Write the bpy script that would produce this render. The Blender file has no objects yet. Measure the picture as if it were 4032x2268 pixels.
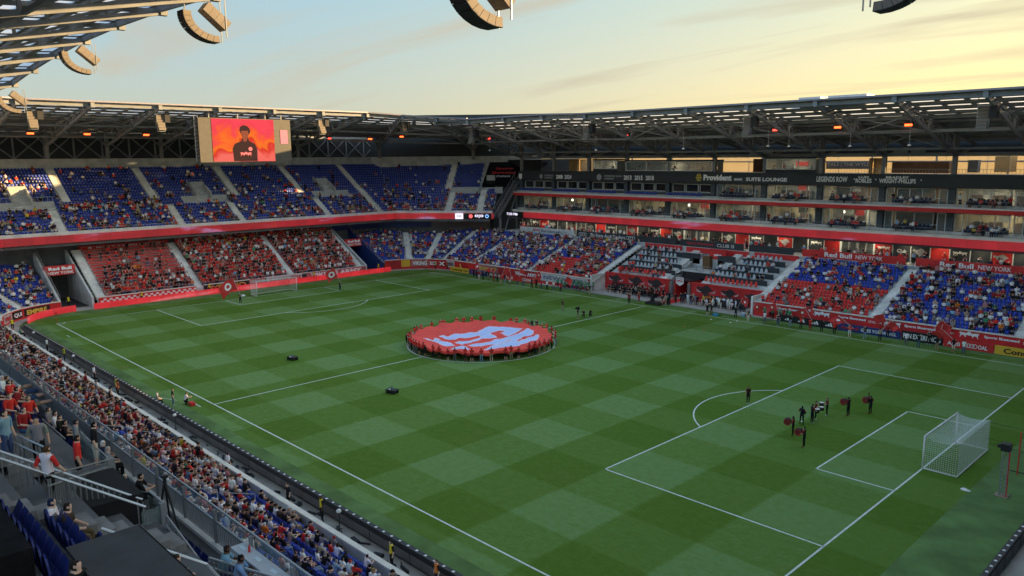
import bpy, math, random
import numpy as np
from mathutils import Vector, Matrix
random.seed(7); RNG = np.random.default_rng(11)
SC = bpy.context.scene; COL = SC.collection

# ---------------------------------------------------------------- camera
CAMP = Vector((70.48, -63.013, 22.763)); YAW, PITCH, ROLL, FPX = -0.80057, -0.16581, -0.007886, 3065.35
_f = Vector((math.sin(YAW)*math.cos(PITCH), math.cos(YAW)*math.cos(PITCH), math.sin(PITCH)))
_r = Vector((math.cos(YAW), -math.sin(YAW), 0)); _u = _r.cross(_f)
_r2 = _r*math.cos(ROLL)+_u*math.sin(ROLL); _u2 = -_r*math.sin(ROLL)+_u*math.cos(ROLL)
cam = bpy.data.cameras.new('camera'); camo = bpy.data.objects.new('camera', cam); COL.objects.link(camo)
camo.matrix_world = Matrix(((_r2.x, _u2.x, -_f.x, CAMP.x), (_r2.y, _u2.y, -_f.y, CAMP.y), (_r2.z, _u2.z, -_f.z, CAMP.z), (0, 0, 0, 1)))
cam.sensor_width = 36; cam.lens = FPX/4032*36; cam.clip_end = 6000; cam.clip_start = .1
SC.camera = camo
def inview(x, y, z, m=.07):
    d = Vector((x, y, z))-CAMP; w = d.dot(_f)
    if w < 1: return False
    return abs(d.dot(_r2)/w*FPX) < 2016*(1+2*m) and abs(d.dot(_u2)/w*FPX) < 1134*(1+2*m)

# ---------------------------------------------------------------- world, sun, exposure
SUN_AZ, SUN_EL = math.radians(29), math.radians(10.0)      # azimuth from +Y towards +X
wd = bpy.data.worlds.new('World'); SC.world = wd; wd.use_nodes = True
nt = wd.node_tree; N = nt.nodes; Lk = nt.links; N.clear()
def nd(t, tree=None, **kw):
    n = (tree or nt).nodes.new(t)
    for k, v in kw.items(): setattr(n, k, v)
    return n
sky = nd('ShaderNodeTexSky', sky_type='NISHITA', sun_disc=False, sun_elevation=SUN_EL, sun_rotation=SUN_AZ, altitude=20, air_density=1.0, dust_density=2.2, ozone_density=1.3)
tc = nd('ShaderNodeTexCoord')
sep = nd('ShaderNodeSeparateXYZ'); Lk.new(tc.outputs['Generated'], sep.inputs[0])
# thin streaks of cloud on a high flat layer
zz = nd('ShaderNodeMath', operation='MAXIMUM'); Lk.new(sep.outputs[2], zz.inputs[0]); zz.inputs[1].default_value = 0.0
za = nd('ShaderNodeMath', operation='ADD'); Lk.new(zz.outputs[0], za.inputs[0]); za.inputs[1].default_value = .09
dx = nd('ShaderNodeMath', operation='DIVIDE'); Lk.new(sep.outputs[0], dx.inputs[0]); Lk.new(za.outputs[0], dx.inputs[1])
dy = nd('ShaderNodeMath', operation='DIVIDE'); Lk.new(sep.outputs[1], dy.inputs[0]); Lk.new(za.outputs[0], dy.inputs[1])
cmb = nd('ShaderNodeCombineXYZ'); Lk.new(dx.outputs[0], cmb.inputs[0]); Lk.new(dy.outputs[0], cmb.inputs[1])
mp = nd('ShaderNodeMapping'); mp.inputs['Rotation'].default_value = (0, 0, math.radians(-24)); mp.inputs['Scale'].default_value = (.26, 1.05, 1)
Lk.new(cmb.outputs[0], mp.inputs[0])
ns = nd('ShaderNodeTexNoise'); ns.inputs['Scale'].default_value = 1.0; ns.inputs['Detail'].default_value = 6; ns.inputs['Roughness'].default_value = .5; ns.inputs['Distortion'].default_value = .5
Lk.new(mp.outputs[0], ns.inputs['Vector'])
cr = nd('ShaderNodeValToRGB'); cr.color_ramp.elements[0].position = .50; cr.color_ramp.elements[1].position = .63
Lk.new(ns.outputs['Fac'], cr.inputs[0])
# cloud colour: warm towards the sun, grey away from it
dotv = nd('ShaderNodeVectorMath', operation='DOT_PRODUCT'); Lk.new(tc.outputs['Generated'], dotv.inputs[0])
dotv.inputs[1].default_value = (math.sin(SUN_AZ)*math.cos(SUN_EL), math.cos(SUN_AZ)*math.cos(SUN_EL), math.sin(SUN_EL))
glow = nd('ShaderNodeMapRange'); glow.inputs[1].default_value = -.25; glow.inputs[2].default_value = 1.0; Lk.new(dotv.outputs['Value'], glow.inputs[0])
gl2 = nd('ShaderNodeMath', operation='POWER'); Lk.new(glow.outputs[0], gl2.inputs[0]); gl2.inputs[1].default_value = 2.0
hz = nd('ShaderNodeMapRange'); hz.inputs[1].default_value = 0.0; hz.inputs[2].default_value = .24; hz.inputs[3].default_value = 1; hz.inputs[4].default_value = 0; Lk.new(sep.outputs[2], hz.inputs[0])
SKY_K = .15
skm = nd('ShaderNodeVectorMath', operation='SCALE'); Lk.new(sky.outputs[0], skm.inputs[0]); skm.inputs['Scale'].default_value = SKY_K
# high thin veil that whitens the whole evening sky
veil = nd('ShaderNodeMix', data_type='RGBA'); veil.inputs['Factor'].default_value = .62
Lk.new(skm.outputs[0], veil.inputs['A'])
vc = nd('ShaderNodeMix', data_type='RGBA'); vc.inputs['A'].default_value = (0.069, 0.123, 0.157, 1); vc.inputs['B'].default_value = (0.203, 0.200, 0.103, 1); Lk.new(gl2.outputs[0], vc.inputs['Factor'])
vh = nd('ShaderNodeMix', data_type='RGBA')
vg = nd('ShaderNodeMix', data_type='RGBA'); vg.inputs['A'].default_value = (0.132, 0.124, 0.088, 1); vg.inputs['B'].default_value = (0.406, 0.260, 0.050, 1); Lk.new(gl2.outputs[0], vg.inputs['Factor']); Lk.new(vg.outputs['Result'], vh.inputs['B'])
hm = nd('ShaderNodeMath', operation='POWER'); Lk.new(hz.outputs[0], hm.inputs[0]); hm.inputs[1].default_value = 1.2
vf = nd('ShaderNodeMapRange'); vf.inputs[1].default_value = .24; vf.inputs[2].default_value = .62; vf.inputs[3].default_value = .95; vf.inputs[4].default_value = .2; Lk.new(sep.outputs[2], vf.inputs[0]); Lk.new(vf.outputs[0], veil.inputs['Factor'])
Lk.new(hm.outputs[0], vh.inputs['Factor']); Lk.new(vc.outputs['Result'], vh.inputs['A'])
Lk.new(vh.outputs['Result'], veil.inputs['B'])
cl = nd('ShaderNodeMix', data_type='RGBA'); Lk.new(veil.outputs['Result'], cl.inputs['A'])
cc = nd('ShaderNodeMix', data_type='RGBA'); cc.inputs['A'].default_value = (0.132, 0.119, 0.093, 1); cc.inputs['B'].default_value = (.150, .126, .080, 1); Lk.new(gl2.outputs[0], cc.inputs['Factor'])
Lk.new(cc.outputs['Result'], cl.inputs['B'])
cm = nd('ShaderNodeMath', operation='MULTIPLY'); Lk.new(cr.outputs[0], cm.inputs[0]); cm.inputs[1].default_value = .75
Lk.new(cm.outputs[0], cl.inputs['Factor'])
bg = nd('ShaderNodeBackground'); bg.inputs['Strength'].default_value = 1.0; Lk.new(cl.outputs['Result'], bg.inputs['Color'])
wo = nd('ShaderNodeOutputWorld'); Lk.new(bg.outputs[0], wo.inputs['Surface'])

sl = bpy.data.lights.new('sun', 'SUN'); sl.energy = 3.6; sl.angle = math.radians(.6); sl.color = (1, .66, .30)
so = bpy.data.objects.new('sun', sl); COL.objects.link(so); so.location = (80, 160, 60)
_sd = Vector((math.sin(SUN_AZ)*math.cos(SUN_EL), math.cos(SUN_AZ)*math.cos(SUN_EL), math.sin(SUN_EL)))
so.rotation_euler = _sd.to_track_quat('Z', 'Y').to_euler()
SC.view_settings.view_transform = 'Standard'; SC.view_settings.look = 'None'
SC.view_settings.exposure = 2.22; SC.view_settings.gamma = 1.0

# ---------------------------------------------------------------- materials
def srgb(r, g, b):
    f = lambda c: (c/255/12.92 if c/255 <= .04045 else ((c/255+.055)/1.055)**2.4)
    return (f(r), f(g), f(b))
MATS = {}
def mat(name, col, rough=.7, metal=0., var=.12, vscale=1.5, emit=None, es=1., bump=0., bscale=30., alpha=None, trans=0., spec=.4, detail=4):
    if name in MATS: return MATS[name]
    m = bpy.data.materials.new(name); m.use_nodes = True; t = m.node_tree; b = t.nodes['Principled BSDF']
    b.inputs['Roughness'].default_value = rough; b.inputs['Metallic'].default_value = metal
    b.inputs['Specular IOR Level'].default_value = spec
    c = tuple(col)+(1,)
    if var > 0:
        g = nd('ShaderNodeTexCoord', t); n = nd('ShaderNodeTexNoise', t); n.inputs['Scale'].default_value = vscale; n.inputs['Detail'].default_value = detail
        t.links.new(g.outputs['Object'], n.inputs['Vector'])
        mx = nd('ShaderNodeMix', t, data_type='RGBA'); mx.inputs['A'].default_value = tuple(x*(1-var) for x in col)+(1,)
        mx.inputs['B'].default_value = tuple(min(1, x*(1+var)) for x in col)+(1,)
        rm = nd('ShaderNodeMapRange', t); rm.inputs[1].default_value = .3; rm.inputs[2].default_value = .7
        t.links.new(n.outputs['Fac'], rm.inputs[0]); t.links.new(rm.outputs[0], mx.inputs['Factor']); t.links.new(mx.outputs['Result'], b.inputs['Base Color'])
        if bump > 0:
            n2 = nd('ShaderNodeTexNoise', t); n2.inputs['Scale'].default_value = bscale; t.links.new(g.outputs['Object'], n2.inputs['Vector'])
            bp_ = nd('ShaderNodeBump', t); bp_.inputs['Strength'].default_value = bump; bp_.inputs['Distance'].default_value = .02
            t.links.new(n2.outputs['Fac'], bp_.inputs['Height']); t.links.new(bp_.outputs[0], b.inputs['Normal'])
    else: b.inputs['Base Color'].default_value = c
    if emit is not None:
        b.inputs['Emission Color'].default_value = tuple(emit)+(1,); b.inputs['Emission Strength'].default_value = es
    if trans: b.inputs['Transmission Weight'].default_value = trans
    if alpha is not None: b.inputs['Alpha'].default_value = alpha
    MATS[name] = m; return m
def mat_glass(name, tint, alpha=.25, rough=.05):
    m = mat(name, tint, rough, 0, 0, alpha=alpha, spec=.7); return m
def mat_attr(name, rough=.8):                                   # colours of a mass of people from the mesh itself
    m = bpy.data.materials.new(name); m.use_nodes = True; t = m.node_tree; b = t.nodes['Principled BSDF']; b.inputs['Roughness'].default_value = rough
    a = nd('ShaderNodeAttribute', t); a.attribute_name = 'Col'; t.links.new(a.outputs['Color'], b.inputs['Base Color']); b.inputs['Specular IOR Level'].default_value = .2
    MATS[name] = m; return m
def mat_prop(name, prop, rough=.8):                             # one person's own colour
    m = bpy.data.materials.new(name); m.use_nodes = True; t = m.node_tree; b = t.nodes['Principled BSDF']; b.inputs['Roughness'].default_value = rough
    a = nd('ShaderNodeAttribute', t); a.attribute_type = 'OBJECT'; a.attribute_name = prop; t.links.new(a.outputs['Color'], b.inputs['Base Color']); b.inputs['Specular IOR Level'].default_value = .2
    MATS[name] = m; return m
def mat_led(name, ca, cb, cc_, es, scale=(.12, .12, .6)):        # lit display band with drifting print
    m = bpy.data.materials.new(name); m.use_nodes = True; t = m.node_tree; b = t.nodes['Principled BSDF']
    b.inputs['Base Color'].default_value = (.02, .02, .02, 1); b.inputs['Roughness'].default_value = .5
    g = nd('ShaderNodeNewGeometry', t); mp_ = nd('ShaderNodeMapping', t); mp_.inputs['Scale'].default_value = scale; t.links.new(g.outputs['Position'], mp_.inputs[0])
    n = nd('ShaderNodeTexNoise', t); n.inputs['Scale'].default_value = 1; n.inputs['Detail'].default_value = 5; t.links.new(mp_.outputs[0], n.inputs['Vector'])
    r = nd('ShaderNodeValToRGB', t); e = r.color_ramp.elements; e[0].position = .3; e[0].color = ca+(1,); e[1].position = .58; e[1].color = cb+(1,)
    x = e.new(.70); x.color = cc_+(1,)
    t.links.new(n.outputs['Fac'], r.inputs[0]); t.links.new(r.outputs[0], b.inputs['Emission Color'])
    s_ = nd('ShaderNodeSeparateXYZ', t); t.links.new(g.outputs['Position'], s_.inputs[0]); a_ = nd('ShaderNodeMath', t, operation='ADD'); t.links.new(s_.outputs[0], a_.inputs[0]); t.links.new(s_.outputs[1], a_.inputs[1])
    d_ = nd('ShaderNodeMath', t, operation='DIVIDE'); t.links.new(a_.outputs[0], d_.inputs[0]); d_.inputs[1].default_value = 1.92; f_ = nd('ShaderNodeMath', t, operation='FRACT'); t.links.new(d_.outputs[0], f_.inputs[0])
    l_ = nd('ShaderNodeMath', t, operation='LESS_THAN'); t.links.new(f_.outputs[0], l_.inputs[0]); l_.inputs[1].default_value = .035; fl_ = nd('ShaderNodeMath', t, operation='FLOOR'); t.links.new(d_.outputs[0], fl_.inputs[0])
    wn = nd('ShaderNodeTexWhiteNoise', t, noise_dimensions='1D'); t.links.new(fl_.outputs[0], wn.inputs['W']); v_ = nd('ShaderNodeMapRange', t); v_.inputs[3].default_value = es*.86; v_.inputs[4].default_value = es*1.12; t.links.new(wn.outputs['Value'], v_.inputs[0])
    k_ = nd('ShaderNodeMapRange', t); k_.inputs[3].default_value = 1; k_.inputs[4].default_value = .55; t.links.new(l_.outputs[0], k_.inputs[0]); o_ = nd('ShaderNodeMath', t, operation='MULTIPLY'); t.links.new(v_.outputs[0], o_.inputs[0]); t.links.new(k_.outputs[0], o_.inputs[1]); t.links.new(o_.outputs[0], b.inputs['Emission Strength'])
    MATS[name] = m; return m

steel = mat('painted_steel', (.23, .24, .25), .55, .0, .15, .6)
steel_l = mat('galvanised_steel', (.34, .36, .38), .35, .6, .1, 2)
rail_m = mat('stainless_rail', (.50, .52, .54), .35, .8, .05, 2)
conc = mat('concrete', (.56, .57, .56), .85, 0, .2, .7, bump=.2)
conc_l = mat('pale_concrete', (.76, .75, .71), .85, 0, .18, .6, bump=.2)
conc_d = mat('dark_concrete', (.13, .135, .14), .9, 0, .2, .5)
cream = mat('cream_coping', (.74, .71, .62), .8, 0, .1, 1)
blue_s = mat('blue_plastic', (.028, .065, .44), .45, 0, .25, 3)
red_s = mat('red_plastic', (.78, .042, .03), .45, 0, .2, 3)
grey_s = mat('grey_plastic', (.52, .55, .59), .5, 0, .12, 3)
navy_s = mat('navy_plastic', (.018, .027, .07), .45, 0, .2, 3)
black = mat('black_cloth', (.012, .012, .013), .95, 0, .3, 3, spec=.08)
blk_p = mat('black_plastic', (.02, .02, .022), .5, 0, .2, 2)
white = mat('white_paint', (.78, .78, .76), .6, 0, .05, 2)
wht_f = mat('white_frame', (.70, .72, .72), .5, 0, .06, 2)
redp = mat('red_panel', (.66, .032, .03), .55, 0, .12, .8)
redw = mat('red_wall_print', (.60, .026, .026), .6, 0, .25, .35)
charc = mat('charcoal_panel', (.036, .043, .050), .6, 0, .12, .5)
wallg = mat('blue_grey_wall', (.07, .085, .095), .7, 0, .12, .6)
letter = mat('white_lettering', (.90, .90, .88), .6, 0, 0)
letter_r = mat('red_lettering', (.55, .03, .03), .6, 0, 0)
letter_k = mat('black_lettering', (.02, .02, .02), .6, 0, 0)
letter_y = mat('yellow_lettering', (.75, .55, .08), .6, 0, 0)
yellow = mat('yellow_panel', (.75, .44, .04), .5, 0, .05)
navy = mat('navy_panel', (.02, .045, .18), .5, 0, .08)
glass = mat_glass('clear_glass', (.35, .45, .45), .22)
glass_d = mat_glass('dark_glass', (.02, .03, .035), .45)
shade_in = mat('opening_shade', (.012, .012, .014), .9, 0, .2)  # near black paints the shade inside doorways and openings
led_rib = mat_led('led_ribbon', (.30, .010, .016), (.42, .018, .026), (.46, .24, .46), .165, (.10, .10, .5))
led_brd = mat_led('led_board', (.50, .012, .018), (.62, .03, .04), (.66, .14, .15), .21, (.16, .16, .9))
led_txt = mat('led_white', (.02, .02, .02), .5, 0, 0, emit=(.85, .8, 1.0), es=.31)
led_blk = mat('led_black', (.012, .012, .014), .45, 0, 0)

# ---------------------------------------------------------------- mesh helpers
class MB:
    def __init__(s): s.v = []; s.f = []; s.m = []
    def quad(s, a, b, c, d, mi=0):
        n = len(s.v); s.v += [tuple(a), tuple(b), tuple(c), tuple(d)]; s.f.append((n, n+1, n+2, n+3)); s.m.append(mi)
    def poly(s, pts, mi=0):
        n = len(s.v); s.v += [tuple(p) for p in pts]; s.f.append(tuple(range(n, n+len(pts)))); s.m.append(mi)
    def hexa(s, P, mi=0):                                       # 8 corners: bottom ring, top ring
        n = len(s.v); s.v += [tuple(p) for p in P]
        for q in ((3, 2, 1, 0), (4, 5, 6, 7), (0, 1, 5, 4), (1, 2, 6, 5), (2, 3, 7, 6), (3, 0, 4, 7)):
            s.f.append(tuple(n+i for i in q)); s.m.append(mi)
    def box(s, c, d, rz=0., mi=0):
        x, y, z = c; a, b, h = d[0]/2, d[1]/2, d[2]/2; cs, sn = math.cos(rz), math.sin(rz)
        P = []
        for zz_ in (z-h, z+h):
            for (i, j) in ((-a, -b), (a, -b), (a, b), (-a, b)): P.append((x+i*cs-j*sn, y+i*sn+j*cs, zz_))
        s.hexa(P, mi)
    def beam(s, p, q, w, h=None, mi=0, up=(0, 0, 1)):
        p, q = Vector(p), Vector(q); d = (q-p); h = h or w
        if d.length < 1e-6: return
        d.normalize(); u = Vector(up)
        if abs(d.dot(u)) > .98: u = Vector((1, 0, 0))
        r = d.cross(u).normalized()*(w/2); u2 = r.cross(d).normalized()*(h/2)
        s.hexa([p-r-u2, p+r-u2, p+r+u2, p-r+u2, q-r-u2, q+r-u2, q+r+u2, q-r+u2], mi)
    def tube(s, pts, rad, n=6, mi=0, cap=True):
        pts = [Vector(p) for p in pts]; R = rad if hasattr(rad, '__len__') else [rad]*len(pts)
        base = len(s.v); prev = None
        for i, p in enumerate(pts):
            d = (pts[min(i+1, len(pts)-1)]-pts[max(i-1, 0)])
            d = d.normalized() if d.length > 1e-9 else Vector((0, 0, 1))
            u = Vector((0, 0, 1)) if abs(d.z) < .9 else Vector((1, 0, 0))
            a = d.cross(u).normalized(); b = a.cross(d)
            for k in range(n):
                t = 2*math.pi*k/n; s.v.append(tuple(p+(a*math.cos(t)+b*math.sin(t))*R[i]))
        for i in range(len(pts)-1):
            for k in range(n):
                k2 = (k+1) % n
                s.f.append((base+i*n+k, base+i*n+k2, base+(i+1)*n+k2, base+(i+1)*n+k)); s.m.append(mi)
        if cap:
            s.f.append(tuple(base+k for k in range(n))[::-1]); s.m.append(mi)
            e = base+(len(pts)-1)*n; s.f.append(tuple(e+k for k in range(n))); s.m.append(mi)
    def build(s, name, mats, parent=None, smooth=False, **kw):
        me = bpy.data.meshes.new(name); me.from_pydata(s.v, [], s.f)
        mats = mats if isinstance(mats, (list, tuple)) else [mats]
        for m in mats: me.materials.append(m)
        if len(mats) > 1: me.polygons.foreach_set('material_index', s.m)
        if smooth: me.polygons.foreach_set('use_smooth', [True]*len(me.polygons))
        me.update()
        return link(name, me, parent, **kw)
def link(name, me, parent=None, label=None, cat=None, group=None, kind=None, loc=None, rz=None):
    o = bpy.data.objects.new(name, me); COL.objects.link(o)
    if parent is not None: o.parent = parent
    if loc is not None: o.location = loc
    if rz is not None: o.rotation_euler = (0, 0, rz)
    tag(o, label, cat, group, kind); return o
def tag(o, label=None, cat=None, group=None, kind=None):
    if label: o['label'] = label
    if cat: o['category'] = cat
    if group: o['group'] = group
    if kind: o['kind'] = kind
    return o
def thing(name, label, cat, loc=(0, 0, 0), rz=0, group=None): return link(name, None, None, label, cat, group, None, loc, rz)
def boxo(name, c, d, m, parent=None, rz=0, **kw):
    b = MB(); b.box(c, d, rz); return b.build(name, m, parent, **kw)
_T = {}
def text(parent, s, pos, right, up, h, m, width=None, bold=.0, name='lettering', align='CENTER', depth=.01, shear=0.):
    """flat lettering fixed to a board: pos is the middle, right/up are world directions"""
    key = (s, bold, shear)
    if key not in _T:
        cu = bpy.data.curves.new('t', 'FONT'); cu.body = s; cu.align_x = 'LEFT'; cu.size = 1; cu.offset = bold; cu.resolution_u = 2; cu.shear = shear
        ob = bpy.data.objects.new('t', cu); COL.objects.link(ob); dg = bpy.context.evaluated_depsgraph_get()
        me = bpy.data.meshes.new_from_object(ob.evaluated_get(dg)); bpy.data.objects.remove(ob); bpy.data.curves.remove(cu)
        n = len(me.vertices); co = np.empty(n*3); me.vertices.foreach_get('co', co); co = co.reshape(-1, 3)
        _T[key] = (co, [tuple(p.vertices) for p in me.polygons]); bpy.data.meshes.remove(me)
    co, fs = _T[key]; co = co.copy(); lo, hi = co.min(0), co.max(0); co -= (lo+hi)/2
    ext = hi-lo; sy = h/ext[1]; sx = (width/ext[0]) if width else sy
    R_, U_ = Vector(right).normalized(), Vector(up).normalized(); Nn = R_.cross(U_)
    P = np.array(pos)[None]+co[:, :1]*sx*np.array(R_)[None]+co[:, 1:2]*sy*np.array(U_)[None]+depth*np.array(Nn)[None]
    me = bpy.data.meshes.new(name); me.from_pydata(P.tolist(), [], fs); me.materials.append(m)
    return link(name, me, parent)
def shape(parent, polys, pos, right, up, sc, m, name='emblem', depth=.012):
    R_, U_ = Vector(right).normalized(), Vector(up).normalized(); Nn = R_.cross(U_); b = MB()
    for k, pl in enumerate(polys): b.poly([Vector(pos)+R_*(x*sc)+U_*(y*sc)+Nn*(depth+.003*k) for x, y in pl])
    return b.build(name, m, parent)
BULL = [(-1, .30), (-.78, .42), (-.5, .36), (-.2, .40), (.1, .30), (.3, .36), (.46, .22), (.62, .34), (.60, .12), (.50, .02), (.36, -.04), (.18, -.02), (.30, -.22), (.14, -.36), (.06, -.20), (-.10, -.06), (-.40, -.04), (-.60, -.14), (-.72, -.38), (-.84, -.36), (-.76, -.06), (-.74, .16), (-.90, .20)]
def bull_pair(parent, pos, right, up, sc, m):
    L_ = [(x*.75-.62, y) for x, y in BULL]; R_ = [(-x, y) for x, y in L_][::-1]
    ci = [(.30*math.cos(a), .26+.30*math.sin(a)) for a in np.linspace(0, 2*math.pi, 14)[:-1]]
    return shape(parent, [L_, R_, ci], pos, right, up, sc, m)
def ring(parent, pos, right, up, r, w, m, name='emblem'):
    R_, U_ = Vector(right).normalized(), Vector(up).normalized(); Nn = R_.cross(U_); b = MB(); n = 18
    for k in range(n):
        a, c = 2*math.pi*k/n, 2*math.pi*(k+1)/n
        q = lambda rr, t: Vector(pos)+R_*(rr*math.cos(t))+U_*(rr*math.sin(t))+Nn*.012
        b.quad(q(r-w, a), q(r, a), q(r, c), q(r-w, c))
    return b.build(name, m, parent)
# swarm: many copies of one small mesh joined in a single mass
def swarm(name, base_v, base_f, pos, rz, mats, parent=None, cols=None, scale=None, **kw):
    M = len(pos)
    if M == 0: return None
    bv = np.asarray(base_v, float); n = len(bv); c, s_ = np.cos(rz)[:, None], np.sin(rz)[:, None]
    sc = np.ones((M, 1)) if scale is None else np.asarray(scale)[:, None]
    X = (bv[None, :, 0]*c-bv[None, :, 1]*s_)*sc+pos[:, 0:1]; Y = (bv[None, :, 0]*s_+bv[None, :, 1]*c)*sc+pos[:, 1:2]; Z_ = bv[None, :, 2]*sc+pos[:, 2:3]
    V = np.stack([X, Y, Z_], -1).reshape(-1, 3)
    bf = np.asarray(base_f, int); F = (bf[None]+(np.arange(M)*n)[:, None, None]).reshape(-1)
    k = bf.shape[1]; me = bpy.data.meshes.new(name)
    me.vertices.add(len(V)); me.vertices.foreach_set('co', V.ravel()); me.loops.add(len(F)); me.loops.foreach_set('vertex_index', F)
    P = len(F)//k; me.polygons.add(P); me.polygons.foreach_set('loop_start', np.arange(P)*k); me.polygons.foreach_set('loop_total', np.full(P, k))
    me.materials.append(mats)
    if cols is not None:
        at = me.color_attributes.new('Col', 'FLOAT_COLOR', 'POINT'); at.data.foreach_set('color', np.concatenate([cols.reshape(-1, 3), np.ones((len(V), 1))], 1).ravel())
    me.update(calc_edges=True); me.validate()
    return link(name, me, parent, **kw)
# ================================================================ GROUND AND PITCH
def mat_grass():
    m = bpy.data.materials.new('mown_grass'); m.use_nodes = True; t = m.node_tree; b = t.nodes['Principled BSDF']; b.inputs['Roughness'].default_value = .9; b.inputs['Specular IOR Level'].default_value = .15
    g = nd('ShaderNodeNewGeometry', t); s = nd('ShaderNodeSeparateXYZ', t); t.links.new(g.outputs['Position'], s.inputs[0])
    wob = nd('ShaderNodeTexNoise', t); wob.inputs['Scale'].default_value = 1.3; wob.inputs['Detail'].default_value = 6; wob.inputs['Roughness'].default_value = .75; t.links.new(g.outputs['Position'], wob.inputs['Vector'])
    def stripe(sock, period, off):
        w = nd('ShaderNodeMath', t, operation='MULTIPLY_ADD'); t.links.new(wob.outputs['Fac'], w.inputs[0]); w.inputs[1].default_value = .6; t.links.new(sock, w.inputs[2])
        a = nd('ShaderNodeMath', t, operation='ADD'); t.links.new(w.outputs[0], a.inputs[0]); a.inputs[1].default_value = off-.3
        d = nd('ShaderNodeMath', t, operation='DIVIDE'); t.links.new(a.outputs[0], d.inputs[0]); d.inputs[1].default_value = period*2
        f = nd('ShaderNodeMath', t, operation='FRACT'); t.links.new(d.outputs[0], f.inputs[0])
        p = nd('ShaderNodeMath', t, operation='PINGPONG'); t.links.new(f.outputs[0], p.inputs[0]); p.inputs[1].default_value = .5
        r = nd('ShaderNodeMapRange', t); r.inputs[1].default_value = .235; r.inputs[2].default_value = .265; t.links.new(p.outputs[0], r.inputs[0]); return r.outputs[0]
    sx = stripe(s.outputs[0], 5.5, -25+2.75); sy = stripe(s.outputs[1], 5.0, 30-2.5+5)
    ad = nd('ShaderNodeMath', t, operation='MULTIPLY_ADD'); t.links.new(sx, ad.inputs[0]); ad.inputs[1].default_value = 1.25; sy2 = nd('ShaderNodeMath', t, operation='MULTIPLY'); t.links.new(sy, sy2.inputs[0]); sy2.inputs[1].default_value = .85; t.links.new(sy2.outputs[0], ad.inputs[2])
    n1 = nd('ShaderNodeTexNoise', t); n1.inputs['Scale'].default_value = 1.6; n1.inputs['Detail'].default_value = 10; n1.inputs['Roughness'].default_value = .82; t.links.new(g.outputs['Position'], n1.inputs['Vector'])
    mu = nd('ShaderNodeMath', t, operation='MULTIPLY_ADD'); t.links.new(ad.outputs[0], mu.inputs[0]); mu.inputs[1].default_value = .36
    gm = nd('ShaderNodeMapping', t); gm.inputs['Scale'].default_value = (.9, 9, 1); t.links.new(g.outputs['Position'], gm.inputs[0]); gn = nd('ShaderNodeTexNoise', t); gn.inputs['Scale'].default_value = 1; gn.inputs['Detail'].default_value = 5; t.links.new(gm.outputs[0], gn.inputs['Vector'])
    av = nd('ShaderNodeMath', t, operation='MULTIPLY_ADD'); t.links.new(gn.outputs['Fac'], av.inputs[0]); av.inputs[1].default_value = .45; sb = nd('ShaderNodeMath', t, operation='SUBTRACT'); t.links.new(n1.outputs['Fac'], sb.inputs[0]); sb.inputs[1].default_value = .225; t.links.new(sb.outputs[0], av.inputs[2])
    m2 = nd('ShaderNodeMath', t, operation='MULTIPLY_ADD'); t.links.new(av.outputs[0], m2.inputs[0]); m2.inputs[1].default_value = 1.25; m2.inputs[2].default_value = -.50
    t.links.new(m2.outputs[0], mu.inputs[2])
    r = nd('ShaderNodeValToRGB', t); e = r.color_ramp.elements; e[0].position = 0; e[0].color = (.080, .160, .012, 1); e[1].position = 1; e[1].color = (.165, .282, .090, 1)
    x = e.new(.5); x.color = (.114, .208, .034, 1)
    t.links.new(mu.outputs[0], r.inputs[0])
    # worn, yellower patches
    n3 = nd('ShaderNodeTexNoise', t); n3.inputs['Scale'].default_value = .16; n3.inputs['Detail'].default_value = 10; n3.inputs['Roughness'].default_value = .75; t.links.new(g.outputs['Position'], n3.inputs['Vector'])
    r3 = nd('ShaderNodeMapRange', t); r3.inputs[1].default_value = .58; r3.inputs[2].default_value = .74; r3.inputs[4].default_value = .6; t.links.new(n3.outputs['Fac'], r3.inputs[0])
    mx = nd('ShaderNodeMix', t, data_type='RGBA'); mx.inputs['B'].default_value = (.15, .17, .04, 1); t.links.new(r.outputs[0], mx.inputs['A']); t.links.new(r3.outputs[0], mx.inputs['Factor'])
    t.links.new(mx.outputs['Result'], b.inputs['Base Color'])
    n2 = nd('ShaderNodeTexNoise', t); n2.inputs['Scale'].default_value = 9; n2.inputs['Detail'].default_value = 3; t.links.new(g.outputs['Position'], n2.inputs['Vector'])
    bm = nd('ShaderNodeBump', t); bm.inputs['Strength'].default_value = .8; bm.inputs['Distance'].default_value = .06; t.links.new(n2.outputs['Fac'], bm.inputs['Height']); t.links.new(bm.outputs[0], b.inputs['Normal'])
    return m
grass = mat_grass()
turf = mat('sideline_turf', (.118, .205, .066), .9, 0, .30, .45, bump=.5, bscale=9, spec=.15, detail=9)
asphalt = mat('asphalt', (.06, .06, .06), .9, 0, .2, .05)
walk_m = mat('walkway_concrete', (.40, .38, .34), .9, 0, .25, .5, bump=.2)
b = MB(); b.quad((-3000, -3000, -.06), (3000, -3000, -.06), (3000, 3000, -.06), (-3000, 3000, -.06)); b.build('ground', asphalt, kind='structure', label='dark ground around the stadium', cat='ground')
b = MB(); b.quad((-64, -42, -.012), (64, -42, -.012), (64, 46, -.012), (-64, 46, -.012)); b.build('concrete_apron', walk_m, kind='structure', label='concrete apron between the turf and the stands', cat='pavement')
b = MB(); PT = [(-60.4, -30), (-59.6, -34), (-57.2, -37), (-54, -38.4), (60.4, -38.4), (60.4, 38.0), (15.2, 38.0), (15.2, 37.4), (-14.6, 37.4), (-14.6, 38.0), (-52, 37.9), (-56, 36.2), (-59, 33), (-60.4, 30)]
b.poly([(x, y, -.004) for x, y in PT]); b.build('sideline_turf', turf, kind='structure', label='lighter turf strip around the marked pitch', cat='turf')
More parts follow.
